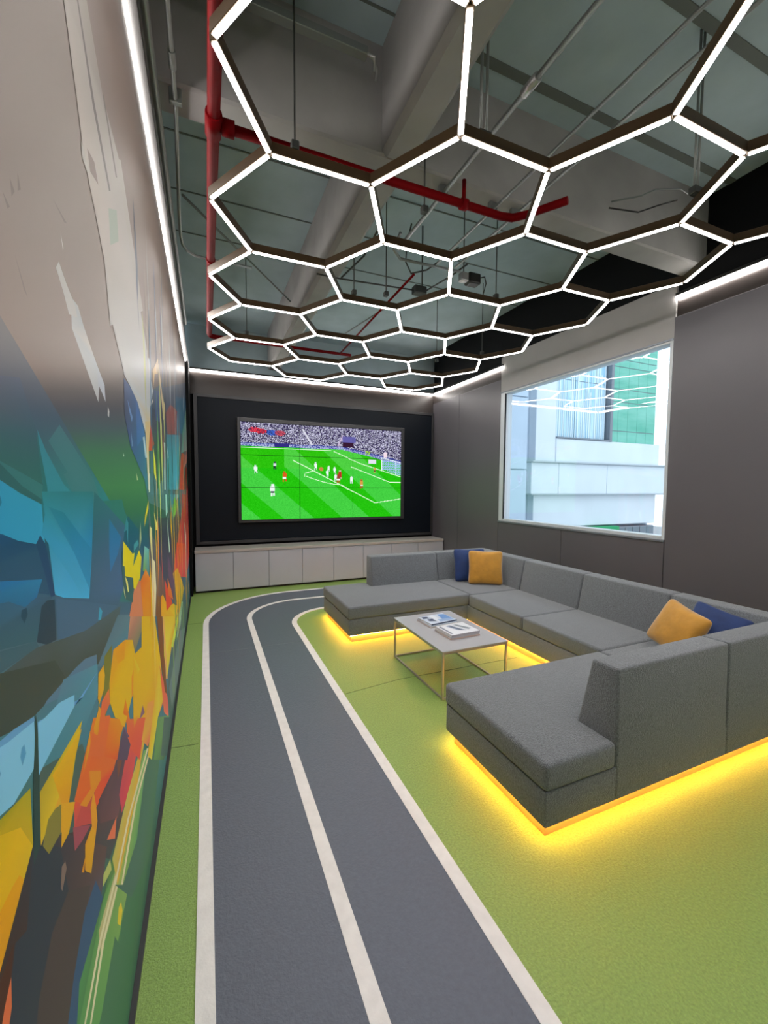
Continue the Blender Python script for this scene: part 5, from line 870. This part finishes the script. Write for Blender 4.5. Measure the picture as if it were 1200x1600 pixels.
strip((Bx+q+0.01, Dy-q-0.008, h0), (Cx-q, Dy-q, h1)); strip((Cx-q-0.008, Ay+q+0.01, h0), (Cx-q, Dy-q-0.01, h1))

# ------------------------------------------------------------ throw pillows
def pillow(name, c, nrm, roll, size, thick, m, label):
    n = 22; bm = bmesh.new()
    def sd(sg):
        rows = []
        for i in range(n+1):
            row = []
            for j in range(n+1):
                u, v = -1+2*i/n, -1+2*j/n
                pin = 1-0.09*(1-abs(u)**2)*abs(v)**3; pin2 = 1-0.09*(1-abs(v)**2)*abs(u)**3; cr = 1-0.10*(abs(u)*abs(v))**6; pin *= cr; pin2 *= cr
                t = (max(0, 1-u*u)*max(0, 1-v*v))**0.42
                wr = 0.06*math.sin(9*u+3*v)*(abs(u)**2)+0.05*math.sin(11*v-4*u)*(abs(v)**2)
                row.append(bm.verts.new((u*size/2*pin2, v*size/2*pin, sg*thick/2*t*(1+wr*1.2))))
            rows.append(row)
        for i in range(n):
            for j in range(n):
                f = [rows[i][j], rows[i+1][j], rows[i+1][j+1], rows[i][j+1]]; bm.faces.new(f if sg > 0 else f[::-1])
    sd(1); sd(-1); bmesh.ops.remove_doubles(bm, verts=bm.verts, dist=0.0005)
    z = Vector(nrm).normalized(); x = Vector((0, 0, 1)).cross(z).normalized(); y = z.cross(x)
    R = Matrix((x, y, z)).transposed() @ Matrix.Rotation(math.radians(roll), 3, 'Z')
    bm.transform(R.to_4x4())
    lo = min(v.co.z for v in bm.verts)
    o = bm_obj(name, bm, m, None, True); o.location = (c[0], c[1], c[2] if c[2] else ZS+0.002-lo)
    return tag(o, label, 'pillow')
pillow('throw_pillow', (2.97, 4.25, 0), (-0.30, -1, 0.28), 0, 0.42, 0.13, M_navy, 'navy blue pillow behind the mustard one in the far sofa corner')
pillow('throw_pillow', (3.03, 4.02, 0), (-0.62, -1, 0.22), 0, 0.42, 0.13, M_yel, 'mustard yellow pillow upright in the far sofa corner')
pillow('throw_pillow', (2.97, 1.79, 0), (-1, 0.15, 0.45), -14, 0.35, 0.16, M_yel, 'mustard yellow pillow leaning on the near right sofa back')
pillow('throw_pillow', (3.145, 1.66, 0), (-1, -0.30, 0.50), -14, 0.35, 0.13, M_navy, 'navy blue pillow in the near sofa corner behind the mustard one')

# ------------------------------------------------------------ coffee table
tx0, tx1, ty0, ty1, tz = 1.495, 2.065, 2.445, 3.275, 0.352
tab = empty('coffee_table', ((tx0+tx1)/2, (ty0+ty1)/2, 0), 'rectangular coffee table with thin grey top and slim chrome frame', 'table')
box('table_top', (tx0, ty0, tz-0.012), (tx1, ty1, tz), M_table, tab, 0.002, 1)
r = 0.014
for x in (tx0+0.004, tx1-0.004-r):
    for y in (ty0+0.004, ty1-0.004-r): box('leg', (x, y, 0.001), (x+r, y+r, tz-0.012-r), M_chrome, tab, 0.001, 1)
for z in (0.001, tz-0.012-r):
    for x in (tx0+0.004, tx1-0.004-r): box('rail', (x, ty0+0.004+(r if z < 0.1 else 0), z), (x+r, ty1-0.004-(r if z < 0.1 else 0), z+r), M_chrome, tab, 0.001, 1)
for y in (ty0+0.004, ty1-0.004-r): box('rail', (tx0+0.004+r, y, tz-0.012-r), (tx1-0.004-r, y+r, tz-0.012), M_chrome, tab, 0.001, 1)
for y in (ty1-0.004-r, ty0+0.004): box('rail', (tx0+0.004+r, y, 0.001), (tx1-0.004-r, y+r, 0.001+r), M_chrome, tab, 0.001, 1)

def magazine(c, ang, w, h, z0, th, cover, print_, label, spine=None):
    t = empty('magazine', (c[0], c[1], z0), label, 'magazine', 'magazines on the coffee table')
    R = Matrix.Translation((c[0], c[1], 0)) @ Matrix.Rotation(math.radians(ang), 4, 'Z')
    mc = mat('cover %d %d %d' % cover, cover, 0.3)
    for nm, a, b, m_, bv in (('pages', (-w/2+0.002, -h/2+0.002, z0+0.001), (w/2-0.003, h/2-0.002, z0+th-0.001), M_paper, 0.0), ('cover', (-w/2, -h/2, z0+th-0.001), (w/2, h/2, z0+th), mc, 0.0), ('back_cover', (-w/2, -h/2, z0), (w/2, h/2, z0+0.001), mc, 0.0), ('spine', (-w/2, -h/2-0.001, z0+0.0005), (w/2, -h/2+0.001, z0+th-0.0005), spine or mc, 0.0)):
        bm = bmesh.new(); add_box(bm, a, b); bm.transform(R); bm_obj(nm, bm, m_, t)
    if print_:
        pm = MATS.get('print') or MATS.setdefault('print', vmat('cover_print', 0.3))
        colored('cover_print', [([c_], [(u*w-w/2, v*h-h/2) for u, v in pts]) for c_, pts in print_], pm, t, lambda u, v, k: R @ Vector((u, v, z0+th+0.0002+0.0001*k)))
T0 = tz+0.0005
navy_sp = mat('navy_spine', (50, 62, 92), 0.35)
magazine((1.787, 3.02), 3, 0.27, 0.22, T0, 0.008, (206, 196, 190), None, 'cream magazine at the bottom of the far pile on the table')
magazine((1.79, 3.025), 5, 0.27, 0.21, T0+0.0085, 0.008, (190, 200, 216), None, 'pale blue magazine in the middle of the far pile')
magazine((1.793, 3.03), 7, 0.265, 0.20, T0+0.017, 0.011, (200, 210, 226), [((70, 80, 110), [(0.05, 0.70), (0.12, 0.95), (0.30, 0.9), (0.28, 0.66)]), ((60, 70, 100), [(0.13, 0.35), (0.14, 0.6), (0.34, 0.55), (0.33, 0.22)]), ((226, 230, 238), [(0.36, 0.1), (0.37, 0.95), (0.55, 0.95), (0.6, 0.1)]), ((110, 150, 206), [(0.62, 0.35), (0.75, 0.95), (0.98, 0.85), (0.96, 0.2)]), ((150, 176, 214), [(0.40, 0.1), (0.45, 0.4), (0.95, 0.3), (0.95, 0.08)])], 'blue and white magazine with a navy spine on top of the far pile', navy_sp)
magazine((1.80, 2.735), 0, 0.27, 0.235, T0, 0.010, (206, 180, 170), None, 'rosy-edged magazine at the bottom of the near pile on the table')
magazine((1.797, 2.732), 2, 0.262, 0.225, T0+0.0105, 0.010, (190, 190, 196), None, 'grey magazine second from the bottom of the near pile')
magazine((1.80, 2.73), 3, 0.262, 0.222, T0+0.021, 0.016, (226, 226, 232), [((130, 136, 150), [(0.04, 0.1), (0.06, 0.9), (0.13, 0.9), (0.12, 0.1)]), ((150, 162, 186), [(0.28, 0.85), (0.45, 0.9), (0.66, 0.2), (0.42, 0.35)]), ((96, 104, 126), [(0.36, 0.8), (0.44, 0.82), (0.60, 0.25), (0.50, 0.3)]), ((170, 176, 186), [(0.55, 0.85), (0.66, 0.9), (0.92, 0.35), (0.76, 0.25)]), ((120, 128, 136), [(0.60, 0.8), (0.66, 0.85), (0.86, 0.4), (0.80, 0.35)])], 'thick white magazine with a grey picture on top of the near pile', mat('grey_spine', (176, 172, 180), 0.35))

# ------------------------------------------------------------ buildings across the street
YO = 16.0
ob = empty('office_building', (19, YO, -4), 'pale concrete office block with tall glazed bays seen through the window', 'building')
box('facade_core', (14.5, YO+0.5, -4), (24.0, YO+6, 10.2), M_bldg2, ob)
box('spandrel_panel', (14.9, YO+0.05, -0.5), (24.0, YO+0.5, 1.15), M_bldg, ob, 0.02, 1)
box('spandrel_panel', (14.45, YO-0.25, 1.2), (16.2, YO+0.5, 2.72), M_bldg, ob, 0.02, 1)
box('spandrel_panel', (16.22, YO-0.25, 1.2), (19.6, YO+0.5, 2.72), M_bldg, ob, 0.02, 1)
box('spandrel_panel', (19.62, YO-0.25, 1.2), (24.8, YO+0.5, 2.72), M_bldg, ob, 0.02, 1)
box('ledge', (14.4, YO-0.4, 2.72), (24.5, YO+0.5, 2.80), M_ledge, ob, 0.02, 1)
box('ledge', (14.45, YO-0.3, 1.14), (24.8, YO+0.5, 1.2), M_ledge, ob, 0.02, 1)
box('spandrel_panel', (16.2, YO-0.05, 2.8), (24.0, YO+0.5, 3.98), M_bldg, ob, 0.02, 1)
box('column', (14.9, YO+0.0, 2.8), (16.2, YO+0.5, 10.0), M_bldg, ob, 0.02, 1)
box('ledge', (16.2, YO-0.1, 3.98), (20.1, YO+0.5, 4.06), M_alug, ob, 0.02, 1)
M_gb = mat('blue_glazing', (132, 180, 204), 0.08, var=0.25, scale=1.2, stretch=(3, 1, 0.3), mixrgb=(206, 226, 236))
M_gg = mat('green_glazing', (66, 150, 128), 0.08, var=0.35, scale=0.9, stretch=(0.4, 1, 1.6), mixrgb=(120, 190, 172))
M_curt = mat('white_blind', (214, 228, 236), 0.7)
M_dgl = mat('dark_shop_glazing', (90, 110, 120), 0.15)
M_awn = mat('green_awning', (20, 150, 90), 0.6)
f = box('window', (16.2, YO+0.30, 4.06), (19.95, YO+0.5, 10.0), M_alug, ob)
for i in range(5):
    for j in range(4): box('pane', (16.24+0.745*i, YO+0.27, 4.10+1.475*j), (16.94+0.745*i, YO+0.30, 5.54+1.475*j), M_gb, f)
for i in range(26):
    if i % 7 != 5: box('blind', (16.3+0.14*i, YO+0.235, 4.12), (16.3+0.14*i+0.03+0.03*(i % 3), YO+0.265, 6.0+0.5*((i*5) % 7)), M_curt, f)
box('column', (19.95, YO-0.05, 4.0), (20.15, YO+0.5, 10.0), M_alug, ob, 0.02, 1)
f = box('window', (20.15, YO+0.30, 4.0), (24.0, YO+0.5, 10.0), M_alug, ob)
for i in range(5):
    for z0, z1 in ((4.03, 4.62), (4.66, 6.2), (6.24, 6.9), (6.94, 8.1), (8.14, 8.5), (8.54, 9.95)):
        box('pane', (20.17+0.766*i, YO+0.27, z0), (20.17+0.766*i+0.75, YO+0.30, z1), M_gg, f)
box('parapet', (14.5, YO-0.1, 10.0), (24.1, YO+0.6, 10.4), M_bldg, ob, 0.02, 1)
box('awning', (18.4, YO-0.35, -0.78), (20.6, YO+0.4, -0.56), M_awn, ob, 0.03, 1)
f = box('window', (20.7, YO-0.1, -1.6), (23.7, YO+0.5, -0.62), M_alug, ob)
for i in range(5): box('pane', (20.75+0.59*i, YO-0.14, -1.55), (21.3+0.59*i, YO-0.1, -0.68), M_dgl, f)
nb = empty('neighbouring_building', (12, 13.6, -4), 'plain pale blue-grey tower wall at the left edge of the window view', 'building')
box('facade_core', (9.0, 14.4, -4), (12.85, 19, 12), M_bldg2, nb)
for k in range(5): box('cladding_panel', (9.0, 14.3, -3.9+3.1*k), (12.85, 14.4, -0.85+3.1*k), mat('pale_blue_cladding', (176, 192, 208), 0.8, var=0.05, scale=0.6), nb, 0.01, 1)
street = tag(box('street', (4.6, 2, -4.2), (60, 60, -4), mat('pale_paving', (150, 152, 154), 0.9, var=0.1, scale=1)), kind='structure')
